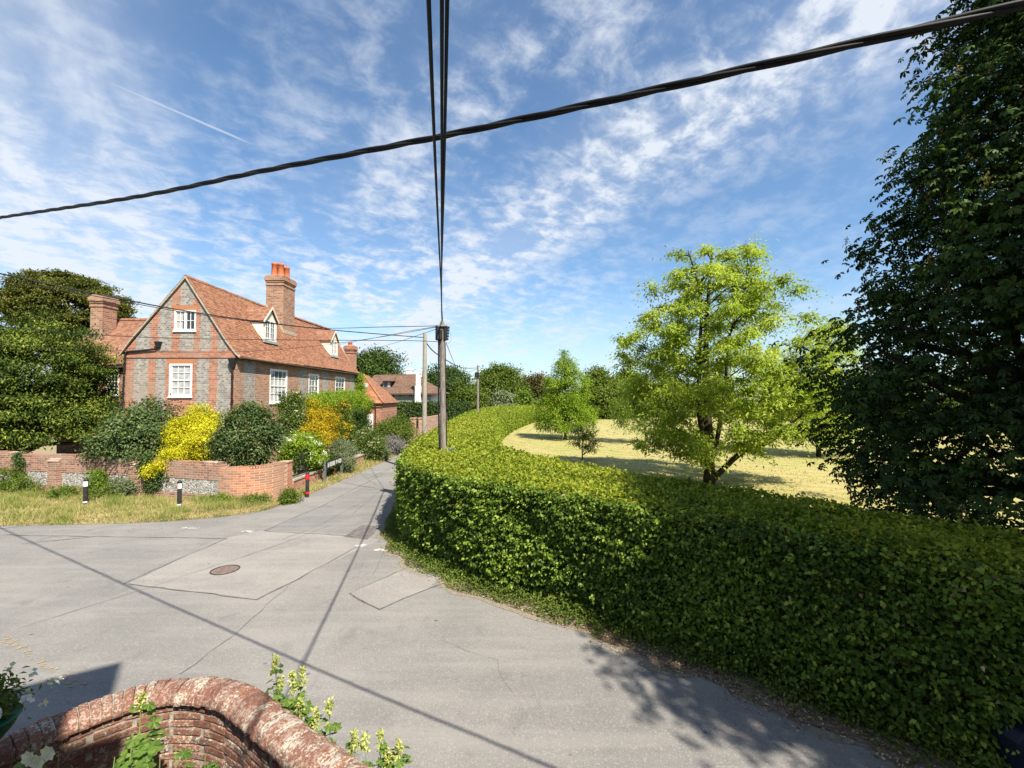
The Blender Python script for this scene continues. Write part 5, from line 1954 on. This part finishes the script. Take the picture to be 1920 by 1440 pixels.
def dup(root, loc, label, sc=(1, 1, 1), rz=0):
    r_ = root.copy()
    C.objects.link(r_)
    r_.location, r_.rotation_euler, r_.scale = loc, (0, 0, rz), sc
    r_['label'] = label
    for c_ in list(root.children):
        d_ = c_.copy()
        C.objects.link(d_)
        d_.parent = r_
        d_.matrix_parent_inverse = c_.matrix_parent_inverse.copy()
    return r_


broad_ct = chestnut('unseen horse chestnut added right of the viewpoint to shade the near hedge', (11.2, 1.6),
                    [(3.2, 1.5), (5, 3.2), (8, 4.1), (10.5, 4.1), (12.6, 3.5), (14.5, 2.4), (16, .8)], 2000, 30, 0, 2)  # out of view, added to cast leafy shade on hedge and road
dup(broad_ct, (16.6, 2.9, 0), 'unseen horse chestnut added farthest right to shade the chestnut in view', (1.1, 1.1, 1.08), 4.0)  # unseen copy, added to keep the visible chestnut in shade


# feathery lime-green trees with tiers of drooping pinnate leaves
def feather_tree(name, label, base_px, Y, profile, leaders, npads, per, fol='lime', padr=.42, L=.12, W=.04, trunk=.22, sep=.62, group=None, low=.0, barkm='bark', flat=.13):
    b = G(*base_px) if len(base_px) == 2 else Vector(base_px)
    b = Vector((b.x * Y / b.y, Y, 0))
    t = thing(name, label, 'tree', b, group)
    ys = np.array([p[0] for p in profile], float)
    xl, xr2 = np.array([p[1] for p in profile], float), np.array([p[2] for p in profile], float)
    wgt = xr2 - xl
    pads = []
    tries = 0
    while len(pads) < npads and tries < npads * 60:
        tries += 1
        yy = random.uniform(ys[0], ys[-1])
        wd = np.interp(yy, ys, wgt)
        if random.random() > wd / wgt.max():
            continue
        cx = (np.interp(yy, ys, xl) + np.interp(yy, ys, xr2)) / 2
        a, r_ = random.uniform(0, 6.2832), math.sqrt(random.uniform(low, 1.0))
        p = U(cx + wd / 2 * r_ * math.cos(a), yy, Y)
        p.y += wd / 2 * Y / F * .85 * r_ * math.sin(a)
        if all((p.x - q.x) ** 2 + (p.y - q.y) ** 2 + 2.6 * (p.z - q.z) ** 2 > sep * sep for q in pads):
            pads.append(p)
    P = np.array([tuple(p) for p in pads])
    cx0 = b.x
    lv = Leaves()
    n = len(P)
    cen = np.repeat(P, per, 0)
    a = rng.uniform(0, 6.2832, n * per)
    psz = np.repeat(rng.uniform(.7, 1.35, n), per)
    r_ = np.abs(rng.normal(size=n * per)) * padr * psz
    tilt = np.repeat(rng.normal(size=(n, 2)) * .30, per, 0)
    off = np.column_stack([np.cos(a) * r_, np.sin(a) * r_, rng.normal(size=n * per) * flat - .16 * (r_ ** 2) / padr + .06 + (tilt[:, 0] * np.cos(a) + tilt[:, 1] * np.sin(a)) * r_])
    D = np.column_stack([np.cos(a), np.sin(a), np.full(n * per, -.28)]) + rng.normal(size=(n * per, 3)) * .5
    Nn = np.array([0, 0, 1.0]) + rng.normal(size=(n * per, 3)) * .45 + np.column_stack([np.cos(a), np.sin(a), np.zeros(n * per)]) * .3
    ll = L * rng.uniform(.6, 1.4, n * per)
    lv.add(cen + off, D, Nn, ll, W * rng.uniform(.7, 1.3, n * per), np.repeat(rng.random(n), per) * .5 + rng.random(n * per) * .5, droop=.25)
    lv.build('crown', FOL[fol], t)
    mb = MB()
    lines = []
    for pts, r0 in leaders:
        q = [U(x_, y_, Y) + Vector((0, dy, 0)) for x_, y_, dy in pts]
        if pts[0][1] > base_px[1] - 14:
            q[0] = b.copy()
        q = smooth3(q, 5)
        m = len(q)
        mb.tube(q, [r0 * (1 - .82 * i / (m - 1)) for i in range(m)], 9)
        lines += [(p, r0 * (1 - .82 * i / (m - 1))) for i, p in enumerate(q)]
    for p in pads:
        best = min(lines, key=lambda l: (l[0] - p).length + max(0, l[0].z - p.z + .3 * (l[0].xy - p.xy).length) * 4)
        a_, r0 = best
        v_ = p - a_
        if v_.length > 2.1:
            continue
        m1 = a_ + v_ * .4 + Vector((0, 0, .12 * v_.length))
        mb.tube([a_, m1, a_ + v_ * .75 + Vector((0, 0, .08 * v_.length)), p], [min(r0 * .55, .05), .030, .018, .008], 5)
    mb.build('trunk', M[barkm], t, smooth=True)
    return t


feather_tree('feathery_tree', 'tall lime green feathery tree with open crown standing alone behind the hedge', (1330, 905), 21.5,
             [(452, 1275, 1385), (480, 1255, 1440), (520, 1240, 1410), (545, 1220, 1490), (580, 1230, 1460), (612, 1165, 1500), (650, 1158, 1520), (700, 1165, 1545), (750, 1180, 1550), (800, 1180, 1535), (838, 1195, 1420), (862, 1250, 1300)],
             [([(1330, 905, 0), (1327, 800, 0), (1325, 700, .1), (1325, 600, 0), (1335, 470, 0)], .28),
              ([(1329, 840, 0), (1306, 775, -.3), (1304, 663, -.5), (1307, 560, -.4), (1290, 470, 0)], .15),
              ([(1333, 870, 0), (1355, 800, .3), (1368, 730, .5), (1380, 625, .6), (1405, 540, .4)], .13),
              ([(1334, 897, 0), (1377, 849, -.5), (1420, 826, -.9), (1450, 795, -1.2), (1500, 752, -1.4)], .15),
              ([(1328, 885, 0), (1295, 835, .4), (1250, 805, .8), (1200, 770, 1.1)], .09),
              ([(1326, 720, 0), (1280, 680, 1.2), (1225, 650, 1.8)], .07),
              ([(1327, 800, 0), (1330, 740, 2.2), (1310, 680, 3.4)], .08)], 245, 300, padr=.40, L=.18, W=.072, sep=.68, flat=.13, low=.10, barkm='bark_dark')
feather_tree('feathery_tree', 'smaller lime green feathery tree half hidden by the dark chestnut', (1535, 868), 31.0,
             [(600, 1555, 1590), (622, 1520, 1600), (660, 1480, 1600), (720, 1470, 1610), (780, 1470, 1600), (830, 1480, 1590)],
             [([(1535, 868, 0), (1535, 760, 0), (1545, 680, 0), (1570, 610, 0)], .17), ([(1536, 800, 0), (1510, 730, .5), (1500, 680, .6)], .09), ([(1536, 790, 0), (1570, 740, -.5), (1590, 690, -.6)], .09)], 100, 290, padr=.52, L=.20, W=.075, sep=.76, flat=.2, barkm='bark_dark')
feather_tree('conical_tree', 'bright green conical young tree with a pointed top on the lawn', (1060, 823), 44.0,
             [(657, 1052, 1066), (685, 1040, 1080), (712, 1024, 1100), (745, 1012, 1112), (780, 1000, 1118), (805, 1004, 1116)],
             [([(1060, 823, 0), (1059, 750, 0), (1058, 658, 0)], .14)], 210, 110, fol='bright', padr=.36, L=.21, W=.08, sep=.44, flat=.2, low=.0)
feather_tree('small_tree', 'small dark leaved young tree with a thin trunk on the lawn', (1092, 862), 29.3,
             [(797, 1080, 1106), (812, 1066, 1122), (830, 1066, 1124), (846, 1074, 1114)],
             [([(1092, 862, 0), (1092, 835, 0), (1094, 800, 0)], .05), ([(1092, 846, 0), (1078, 825, .2), (1072, 812, .2)], .02), ([(1092, 846, 0), (1108, 825, -.2), (1116, 815, -.2)], .02)],
             46, 75, fol='mid', padr=.2, L=.10, W=.05, sep=.22, flat=.1)
feather_tree('sapling_tree', 'yellowish young tree between the conical tree and the tall feathery one', (1213, 832), 40.0,
             [(712, 1170, 1225), (740, 1150, 1240), (780, 1146, 1245), (812, 1152, 1240)],
             [([(1213, 832, 0), (1205, 780, 0), (1200, 715, 0)], .10)], 75, 110, fol='light', padr=.42, L=.17, W=.07, sep=.6, flat=.2)
feather_tree('sapling_tree', 'tiny pale sapling far across the lawn behind the feathery trunk', (1402, 808), 54.0,
             [(755, 1385, 1418), (775, 1378, 1428), (790, 1384, 1420)], [([(1402, 808, 0), (1402, 770, 0), (1402, 757, 0)], .06)], 40, 60, fol='hedge_top', padr=.3, L=.2, W=.09, sep=.4, flat=.2)
sap = thing('sapling_tree', 'thin bare stemmed sapling under the lower chestnut branches', 'tree', (G(1596, 938).x, G(1596, 938).y, 0))
b = sap.location
mb = MB()
mb.tube([b, b + Vector((-.03, 0, .6)), b + Vector((-.02, .02, 1.5))], [.03, .025, .012], 7)
for k in range(6):
    a = k * 1.05
    mb.tube([b + Vector((-.02, .02, .8 + .1 * k)), b + Vector((.35 * math.cos(a), .35 * math.sin(a), 1.25 + .1 * k))], [.012, .004], 5)
mb.build('trunk', M['bark'], sap)
lv = Leaves()
clump_leaves(lv, np.array([tuple(b + Vector((.35 * math.cos(k * 1.05), .35 * math.sin(k * 1.05), 1.25 + .1 * k))) for k in range(8)]), rdir(8), 60, .16, .10, .05)
lv.build('crown', FOL['mid'], sap)

# big yew in the garden on the left
def yew(name, label, px, py, Y, rad, n, per, fol, L, W, cr, seed, trunk=.4, flat=.30, lump=.16, inner=.62, zmin=None):
    c_ = U(px, py, Y)
    return crown_tree(name, label, 'tree', (c_.x, Y, 0), c_, rad, fol, n, per, cr, L, W, trunk, 'bark_dark', seed, lump, inner, flat, .9, 40, zmin=zmin, tone=.45, out=.5, droop=.2)


yew('yew_tree', 'big dark spreading yew overhanging the old wall at the left edge', 22, 752, 23.2, (4.25, 3.4, 3.95), 720, 210, 'yew', .16, .06, .34, 4, zmin=1.9, flat=.46, inner=.5, lump=.17)
yew('evergreen_tree', 'round topped evergreen tree behind the left chimney', 128, 580, 46.0, (4.7, 4.5, 3.6), 620, 120, 'oak', .26, .11, .38, 9, lump=.07)

# ------- shrubs of the front garden
def bush(name, label, px, top, bot, hw, Y, fol, n, per, L, W, cr=.2, depth=.8, seed=3, flowers=None, flat=.7, up=.5, lump=.22, inner=.45, tone=.55, group=None):
    c_ = U(px, (top + bot) / 2, Y)
    rw = max(hw * Y / F - cr * .9, .15)
    rad = (rw, rw * depth, max((bot - top) / 2 * Y / F - cr * .6, .15))
    t = thing(name, label, 'shrub', (c_.x, Y, 0), group)
    P, D = blob_clumps(c_, rad, n, seed, lump, inner)
    P[:, 2] = np.maximum(P[:, 2], .1)
    lv = Leaves()
    clump_leaves(lv, P, D, per, cr, L, W, flat, up, .7, tone=tone)
    lv.build('foliage', FOL[fol], t)
    mb = MB()
    for i in rng.integers(0, n, 14):
        q = Vector(P[i])
        mb.tube([(c_.x + random.uniform(-.15, .15), Y + random.uniform(-.15, .15), 0), (c_.x * .6 + q.x * .4, Y * .6 + q.y * .4, q.z * .55), q], [.03, .02, .006], 5)
    mb.build('stems', M['bark_dark'], t)
    for fname, ff, cnt, fl, sz in flowers or []:
        d_ = rdir(cnt)
        d_[:, 1] = -np.abs(d_[:, 1]) * .8
        fp = np.array(c_) + unit(d_) * np.array(rad) * lumpy(unit(d_), seed, lump)[:, None] * 1.02
        fp[:, 2] = np.maximum(fp[:, 2], .2)
        fv = Leaves()
        clump_leaves(fv, fp, unit(d_), fl, sz, sz * 1.1, sz * .9, .6, .6, .8)
        fv.build(fname, FOL[ff], t)
    return t


bush('viburnum_bush', 'dark green bush with rusty patches between the yew and the yellow bush', 268, 754, 884, 76, 19.9, 'laurel', 300, 75, .13, .06, .20, seed=5, flowers=[('seed_heads', 'rust', 22, 24, .06)])
bush('golden_bush', 'large bright yellow bush spilling over the old wall', 372, 764, 880, 50, 19.2, 'yellow', 250, 110, .075, .035, .15, seed=6, tone=.4, lump=.09, inner=.55)
gbush = bpy.data.objects['golden_bush']
lv = Leaves()
for px, py, rx_, rz_, n_ in ((330, 852, .38, .22, 40), (308, 868, .32, .2, 30), (288, 886, .25, .18, 22)):
    P, D = blob_clumps(U(px, py, 18.35), (rx_, .28, rz_), n_, px, .25, .3)
    clump_leaves(lv, P, D + np.array([0, -.4, 0]), 85, .13, .075, .03, .7, .5, .7, tone=.4, dirdown=.5)
lv.build('hanging_spray', FOL['yellow'], gbush)
bush('rounded_bush', 'dark round bush with rusty flecks overhanging the end of the old wall', 464, 757, 884, 57, 18.7, 'laurel', 300, 80, .115, .05, .18, seed=7, flowers=[('seed_heads', 'rust', 70, 14, .045)], lump=.12)
bush('elder_bush', 'light green bush with flat white flower heads behind the corner pier', 566, 812, 885, 42, 21.5, 'bright', 160, 70, .11, .05, .18, seed=9, flowers=[('flower_heads', 'white', 26, 26, .07)])
bush('climbing_rose', 'tall green rose with cream blooms climbing beside the tall sash window', 548, 730, 850, 25, 25.3, 'rose', 190, 60, .11, .06, .2, .8, seed=10, flowers=[('blooms', 'cream', 30, 10, .06)])
bush('golden_bush', 'upright golden yellow bush between the rose and the dark column', 596, 757, 862, 34, 25.5, 'gold', 230, 90, .09, .035, .16, seed=11, up=.9, lump=.3)
bush('columnar_conifer', 'narrow upright conifer tipped with gold behind the grey green ball', 643, 752, 850, 17, 28, 'mid', 150, 80, .12, .04, .16, 1.0, seed=12, lump=.12, flowers=[('golden_tips', 'gold', 60, 25, .08)])
bush('clipped_bush', 'round grey green clipped bush behind the railings', 643, 822, 885, 25, 24.0, 'grey', 130, 100, .08, .025, .12, 1.0, seed=13, lump=.07, inner=.7)
bush('clipped_bush', 'dark green bush tucked under the wisteria beside the conifer', 672, 770, 855, 22, 31, 'dark', 110, 80, .12, .06, .2, seed=14)
bush('rose_bush', 'loose rose bush covered in pale blooms beside the low wall', 690, 805, 872, 30, 28.5, 'rose', 170, 60, .10, .05, .2, seed=15, flowers=[('blooms', 'cream', 60, 9, .06)])
bush('laurel_bush', 'broad leafy bush before the extension and the far gate', 737, 786, 836, 38, 38, 'mid', 220, 70, .15, .07, .28, seed=16)
bush('lavender_bush', 'dusty grey lavender at the lane edge below the leafy bush', 735, 818, 856, 26, 32, 'purple', 120, 90, .14, .03, .2, seed=17, up=.9)
bush('lavender_bush', 'pale grey green tuft at the lane edge near the rose bush', 712, 835, 868, 18, 29, 'grey', 80, 80, .12, .03, .16, seed=18, up=.9)
bush('shade_bush', 'dark low bush in the shade behind the railings', 600, 846, 892, 34, 22.6, 'dark', 90, 70, .10, .05, .18, seed=19)
# wisteria along the wall
ws = thing('wisteria_climber', 'bright green wisteria trained along the house wall under the windows', 'climber', (-15.2, 39, 0))
lv = Leaves()
for (y_, z_, rx_, ry_, rz_, n_) in ((34.5, 3.85, .5, 1.4, .55, 60), (37, 3.9, .7, 1.8, .7, 90), (40.5, 3.75, .8, 2.2, .8, 110), (43.6, 3.6, .9, 1.8, 1.1, 120), (44.8, 3.3, 1.3, 1.0, 1.0, 90), (44.6, 5.2, .35, .4, 1.2, 40)):
    P, D = blob_clumps((-15.25, y_, z_), (rx_, ry_, rz_), n_, int(y_), .25, .35)
    P[:, 0] = np.maximum(P[:, 0], -15.62)
    clump_leaves(lv, P, D, 70, .22, .15, .055, .7, .6, .6)
lv.build('foliage', FOL['bright'], ws)
mb = MB()
mb.tube([(-15.5, 44.2, 0), (-15.55, 44.3, 2), (-15.55, 43.5, 3.6), (-15.55, 39, 3.7), (-15.55, 34.5, 3.8)], [.08, .07, .06, .04, .02], 7)
mb.build('stems', M['bark'], ws)
# ivy on the old wall
iv = thing('ivy_plant', 'ivy hanging over the old wall below the yellow branch', 'climber', (U(283, 880, 18.3).x, 18.4, 0))
lv = Leaves()
for px, py, rx_, rz_ in ((275, 870, .25, .4), (290, 905, .35, .35), (312, 893, .3, .28)):
    c_ = U(px, py, WPs[0][1] * 0 + 18.35)
    P, D = blob_clumps(c_, (rx_, .16, rz_), 40, 3, .2, .3)
    clump_leaves(lv, P, D * np.array([.3, 1, .3]) + np.array([0, -.6, 0]), 40, .09, .07, .06, .8, .4, .7)
lv.build('foliage', FOL['ivy'], iv)
iv = thing('ivy_plant', 'dark ivy clump climbing the far left of the old wall', 'climber', (U(45, 860, 19.8).x, 20.0, 0))
lv = Leaves()
for px, py, rx_, rz_ in ((44, 862, .35, .35), (44, 890, .2, .35)):
    P, D = blob_clumps(U(px, py, 19.9), (rx_, .2, rz_), 40, 3, .2, .3)
    clump_leaves(lv, P, D * np.array([.3, 1, .3]) + np.array([0, -.6, 0]), 40, .09, .07, .06, .8, .4, .7)
lv.build('foliage', FOL['ivy'], iv)
for px, py, Y, hw, hp, fol, lab in ((15, 905, 19.3, 26, 26, 'mid', 'tall green weed clump at the far left end of the old wall'), (230, 915, 18.3, 22, 20, 'grey', 'pale green weed clump just right of the strappy one'), (420, 945, 17.3, 30, 12, 'light', 'yellowish low weed clump under the joint of flint and orange brick'), (480, 952, 17.1, 26, 12, 'bank', 'green tuft at the road edge below the corner wall'), (40, 922, 19.0, 34, 24, 'bank', 'green weed clump at the foot of the old wall below the ivy'),
                                   (182, 905, 18.6, 16, 27, 'light', 'yellowish nettle clump rising beside the first buttress'),
                                   (205, 930, 18.0, 30, 18, 'bank', 'strappy green weed clump before the flint, between two marker posts'),
                                   (120, 935, 18.2, 26, 14, 'bank', 'low green weed clump left of the marker post nearest the yew'),
                                   (540, 938, 17.6, 15, 14, 'mid', 'dark weed clump where the corner wall meets the verge')):
    c_ = U(px, py, Y)
    t = thing('weed_clump', lab, 'weed', (c_.x, Y, 0))
    P, D = blob_clumps((c_.x, Y, max(c_.z, .15)), (hw * Y / F, .3, hp * Y / F), 55, px, .3, .2)
    P[:, 2] = np.maximum(P[:, 2], .05)
    lv = Leaves()
    clump_leaves(lv, P, D, 45, .10, .11, .03, .8, .3, .5, dirdown=-.6)
    lv.build('foliage', FOL[fol], t)

# ------- distant hedges and trees
def box_hedge(name, label, path, half, z0, z1, fol, L, dens=2.2):
    t = thing(name, label, 'hedge', (path[0][0], path[0][1], 0))
    ribbon(path, half - .2, z0, z1 - .25).build('inner_twigs', FOL['core'], t)
    lv = Leaves()
    for (x0, y0), (x1, y1) in zip(path[:-1], path[1:]):
        l = math.hypot(x1 - x0, y1 - y0)
        tx, ty = (x1 - x0) / l, (y1 - y0) / l
        for sgn in (-1, 1, 0):
            hgt = (z1 - z0) if sgn else 2 * half
            k = int(l * hgt * dens / (L * L * .5))
            a, b_ = rng.random(k), rng.random(k)
            o = np.array([-ty * sgn, tx * sgn, 0 if sgn else 1.0])
            off = half * sgn if sgn else (b_ * 2 - 1) * half
            bul = .14 * wob(a * l * 1.2, b_ * hgt * 1.2) + rng.normal(size=k) * .09
            x = x0 + (x1 - x0) * a - ty * off + o[0] * bul
            y = y0 + (y1 - y0) * a + tx * off + o[1] * bul
            z = (z0 + b_ * hgt if sgn else np.full(k, z1 - .1)) + o[2] * bul
            lv.add(np.column_stack([x, y, z]), rng.normal(size=(k, 3)) + np.array([0, 0, -.3]), o + np.array([0, 0, .5]) + rng.normal(size=(k, 3)) * .5, L * rng.uniform(.7, 1.3, k), L * .65, rng.random(k) * .6 + .4 * rng.random())
    lv.build('foliage', FOL[fol], t)
    return t


box_hedge('garden_hedge', 'dark green clipped hedge before the grey house', [(X_(700, 58), 58), (X_(760, 58), 58.5), (X_(828, 60), 60), (X_(872, 66), 66)], 1.0, 0, U(960, 755, 58).z, 'dark', .26)


def far_tree(name, label, px, top, bot, hw, Y, fol, n=150, per=90, seed=1, cr=None, lump=.25, L=None, trunk=.3):
    c_ = U(px, (top + bot) / 2, Y)
    rx_ = hw * Y / F
    rz_ = (bot - top) / 2 * Y / F
    k = Y / 90
    return crown_tree(name, label, 'tree', (c_.x, Y, 0), c_, (rx_ * .93, rx_ * .8, rz_ * .93), fol, n, per, cr or .2 * rx_, L or .42 * k, (L or .42 * k) * .6, trunk, 'bark', seed, lump, .45, limbs=10)


far_tree('broadleaf_tree', 'dark green tree behind the grey house, left of its round chimney', 700, 655, 745, 52, 96, 'dark', 190, 110, 21)
far_tree('broadleaf_tree', 'dark tree behind the white chimney and the pale pole', 838, 690, 770, 42, 98, 'dark', 170, 110, 22)
far_tree('broadleaf_tree', 'dusky tree right of the near pole base, far down the lane', 878, 722, 785, 30, 92, 'mid', 130, 90, 23)
far_tree('broadleaf_tree', 'tall mid green round headed tree right of the distant pole', 936, 687, 770, 44, 108, 'mid', 200, 110, 24)
far_tree('copper_tree', 'brownish copper leaved tree at the end of the hedge', 1000, 705, 775, 42, 112, 'copper', 170, 110, 25)
far_tree('willow_shrub', 'grey green spreading shrub showing over the far hedge', 945, 735, 790, 32, 99, 'grey', 120, 90, 26)
far_tree('golden_shrub', 'yellow green shrub beside the grey green one over the far hedge', 982, 735, 785, 20, 98, 'light', 90, 90, 27)
far_tree('broadleaf_tree', 'dark round tree at the lawn edge right of the conical tree', 1128, 698, 805, 42, 84, 'mid', 190, 110, 28)
far_tree('broadleaf_tree', 'yellow green tree at the lawn edge left of the feathery trunk', 1180, 700, 800, 32, 88, 'light', 140, 90, 29)
far_tree('broadleaf_tree', 'green tree across the lawn directly behind the feathery crown', 1262, 712, 800, 48, 92, 'mid', 170, 100, 30)
far_tree('conifer_tree', 'dark conifer across the lawn behind the right feathery branches', 1492, 690, 800, 34, 76, 'dark', 150, 100, 31)
far_tree('conifer_tree', 'dark conifer just left of the half hidden feathery tree', 1448, 718, 800, 28, 80, 'dark', 120, 100, 32)
far_tree('broadleaf_tree', 'dull green tree across the lawn right of the tiny sapling', 1350, 735, 800, 44, 96, 'mid', 150, 90, 33)
far_tree('broadleaf_tree', 'green tree seen through gaps low in the chestnut', 1660, 690, 830, 80, 66, 'mid', 170, 100, 34)
far_tree('broadleaf_tree', 'farther green tree seen behind the right side of the chestnut', 1830, 690, 850, 90, 60, 'mid', 170, 100, 35)
tag(box_hedge('boundary_hedge', 'mixed green hedge closing the far side of the lawn', [(3, 98), (20, 97), (40, 92), (58, 80), (74, 62)], 1.6, 0, 3.2, 'mid', .42, 1.6))

# ------- plants by the near wall
def lobed(mb, c_, nrm, ax, r, mi=0, lobes=5):
    nrm, ax = Vector(nrm).normalized(), Vector(ax)
    ax = (ax - nrm * ax.dot(nrm)).normalized()
    bx3 = nrm.cross(ax)
    vs = [Vector(c_)]
    k = lobes * 4
    for i in range(k + 1):
        a = -2.75 + 5.5 * i / k
        rr = r * (.72 + .28 * abs(math.cos((i / k * lobes) * math.pi)) + random.uniform(-.05, .05))
        vs.append(Vector(c_) + (ax * math.cos(a) + bx3 * math.sin(a)) * rr - nrm * (.18 * rr * abs(math.sin((i / k * lobes) * math.pi)) + .12 * rr))
    mb.add(vs, [(0, i, i + 1) for i in range(1, k + 1)], mi)


def hollyhock(base, topz, label, lean=(0, 0), leaves=14, lr=.07, spike=.3, flowers=True, group=None):
    b_ = Vector(base)
    t = thing('hollyhock_plant', label, 'plant', b_, group)
    tp2 = Vector((b_.x + lean[0], b_.y + lean[1], topz))
    m_, s_ = b_.lerp(tp2, .5) + Vector((random.uniform(-.04, .04), random.uniform(-.04, .04), 0)), MB()
    s_.tube(smooth3([b_, m_, tp2], 6), [.009 - .0062 * i / 12 for i in range(13)], 6)
    lm = MB()
    for k in range(leaves):
        h = 1 - random.uniform(.10, .62) * min(1.0, .75 / max(topz, .5)) * 1.25
        p = b_.lerp(tp2, h)
        a = random.uniform(0, 6.28)
        out = Vector((math.cos(a), math.sin(a), .25))
        r_ = lr * (.55 + .9 * min(1, (1 - h) * 2.2)) * random.uniform(.7, 1.2)
        e_ = p + out * r_ * random.uniform(1.0, 1.8)
        s_.tube([p, e_], [.003, .002], 4)
        lobed(lm, e_, Vector((out.x * .4, out.y * .4, 1)) + Vector((random.uniform(-.4, .4), random.uniform(-.4, .4), 0)), out, r_)
    s_.build('stem', varied('pale_plant_stem', (.16, .22, .06), (.22, .26, .10), 8, .7), t)
    o = lm.build('leaves', FOL['hock'], t)
    at_ = o.data.attributes.new('rnd', 'FLOAT', 'FACE')
    at_.data.foreach_set('value', [random.random() for _ in o.data.polygons])
    if flowers:
        lv = Leaves()
        kk = 20
        hs_ = rng.random(kk) ** .6
        ln_ = (tp2 - b_)
        Pf = np.array([tuple(tp2 - ln_.normalized() * spike * (1 - h)) for h in hs_]) + rng.normal(size=(kk, 3)) * (.018 * (1.25 - hs_))[:, None]
        clump_leaves(lv, Pf, unit(rng.normal(size=(kk, 3)) + np.array([0, 0, .6])), 6, .010, .030, .018, .8, .8, .5)
        lv.build('buds', FOL['hockf'], t)
    return t


spikes = [((516, 1232), 4.35, 'tallest pale flowering hollyhock beyond the near wall'), ((549, 1262), 4.25, 'second hollyhock spike, just right of the tallest'),
          ((567, 1252), 4.3, 'hollyhock with a star shaped top, right of the tallest pair'), ((527, 1268), 4.3, 'short leafy hollyhock close against the tallest one'), ((617, 1316), 4.1, 'leaning hollyhock with a yellowish tip half way along the coping'),
          ((562, 1310), 4.2, 'low hollyhock with broad leaves behind the coping'), ((592, 1330), 4.1, 'low hollyhock left of the leaning one'), ((665, 1374), 3.85, 'pale hollyhock in the lower group near the bottom edge'),
          ((684, 1376), 3.85, 'hollyhock just right of the pale one near the bottom edge'), ((714, 1371), 3.8, 'thin bare stemmed hollyhock near the bottom edge'), ((748, 1388), 3.75, 'rightmost hollyhock near the bottom edge'), ((728, 1408), 3.72, 'lowest hollyhock at the right end of the row')]
for (px, py), Y, lab in spikes:
    tpt = U(px, py, Y)
    b_ = Vector((tpt.x + random.uniform(-.05, .03), Y + random.uniform(-.05, .05), 0))
    hollyhock((b_.x, b_.y, 0), tpt.z, lab, (tpt.x - b_.x, Y - b_.y), 16 if py > 1300 else 13, .058, .19, True, 'hollyhocks beyond the near wall')
for px, py, Y, lr, nl_, lab in ((265, 1300, 3.75, .075, 12, 'tall leafy plant against the sunlit inside of the near wall'), (250, 1375, 3.2, .09, 14, 'leafy plant below the sunlit patch of wall'), (300, 1420, 3.1, .085, 12, 'leafy plant at the bottom, left of centre of the wall bend'),
                                (385, 1415, 3.2, .085, 13, 'leafy plant lowest inside the wall bend'), (215, 1420, 2.9, .09, 14, 'broad leaved plant in the shade at the bottom left'), (110, 1410, 2.8, .08, 12, 'plant with lobed leaves under the basket'), (60, 1400, 2.7, .08, 12, 'plant in the bottom left corner of the bed'), (330, 1400, 3.3, .08, 12, 'leafy plant right below the sunlit bricks')):
    tpt = U(px, py, Y)
    hollyhock((tpt.x + .02, Y - .05, 0), tpt.z, lab, (-.02, .05), nl_ + 8, lr, .2, px == 265, 'leafy plants inside the near wall')
# basket plants
lv = Leaves()
P, D = blob_clumps((bk.x, bk.y, bk.z + .10), (.30, .30, .17), 70, 2, .2, .2)
clump_leaves(lv, P, D, 26, .05, .05, .02, .8, .6, .6)
lv.build('foliage', FOL['mid'], hb)
lv = Leaves()
P, D = blob_clumps((bk.x, bk.y, bk.z + .12), (.34, .34, .20), 46, 5, .25, .85)
for _ in range(5):
    lv.add(P + rng.normal(size=P.shape) * .006, rdir(len(P)) + D * .3, D + np.array([0, -.3, .6]), .042, .04, .5 + .5 * rng.random(len(P)), fold=.05, droop=.1, wide=.6)
lv.build('flowers', FOL['white'], hb)
# white flowers low in the bed
fl = thing('white_flower', 'white trumpet flowers low in the bottom left corner', 'flower', tuple(U(75, 1425, 2.6)))
c_ = U(75, 1425, 2.6)
mb = MB()
mb.tube([(c_.x, c_.y, 0), (c_.x - .02, c_.y, c_.z)], [.008, .005], 6)
mb.build('stem', M['bark'], fl)
lv = Leaves()
for dx, dz in ((0, 0), (.06, .05), (-.05, .02)):
    a = np.linspace(0, 6.28, 8)[:7]
    lv.add(np.array([[c_.x + dx, c_.y, c_.z + dz]] * 7), np.column_stack([np.cos(a), -.5 + 0 * a, np.sin(a)]), np.array([[0, -1, .2]] * 7), .05, .04, .5 + .5 * rng.random(7), fold=.05, droop=.1, wide=.65)
lv.build('petals', FOL['white'], fl)
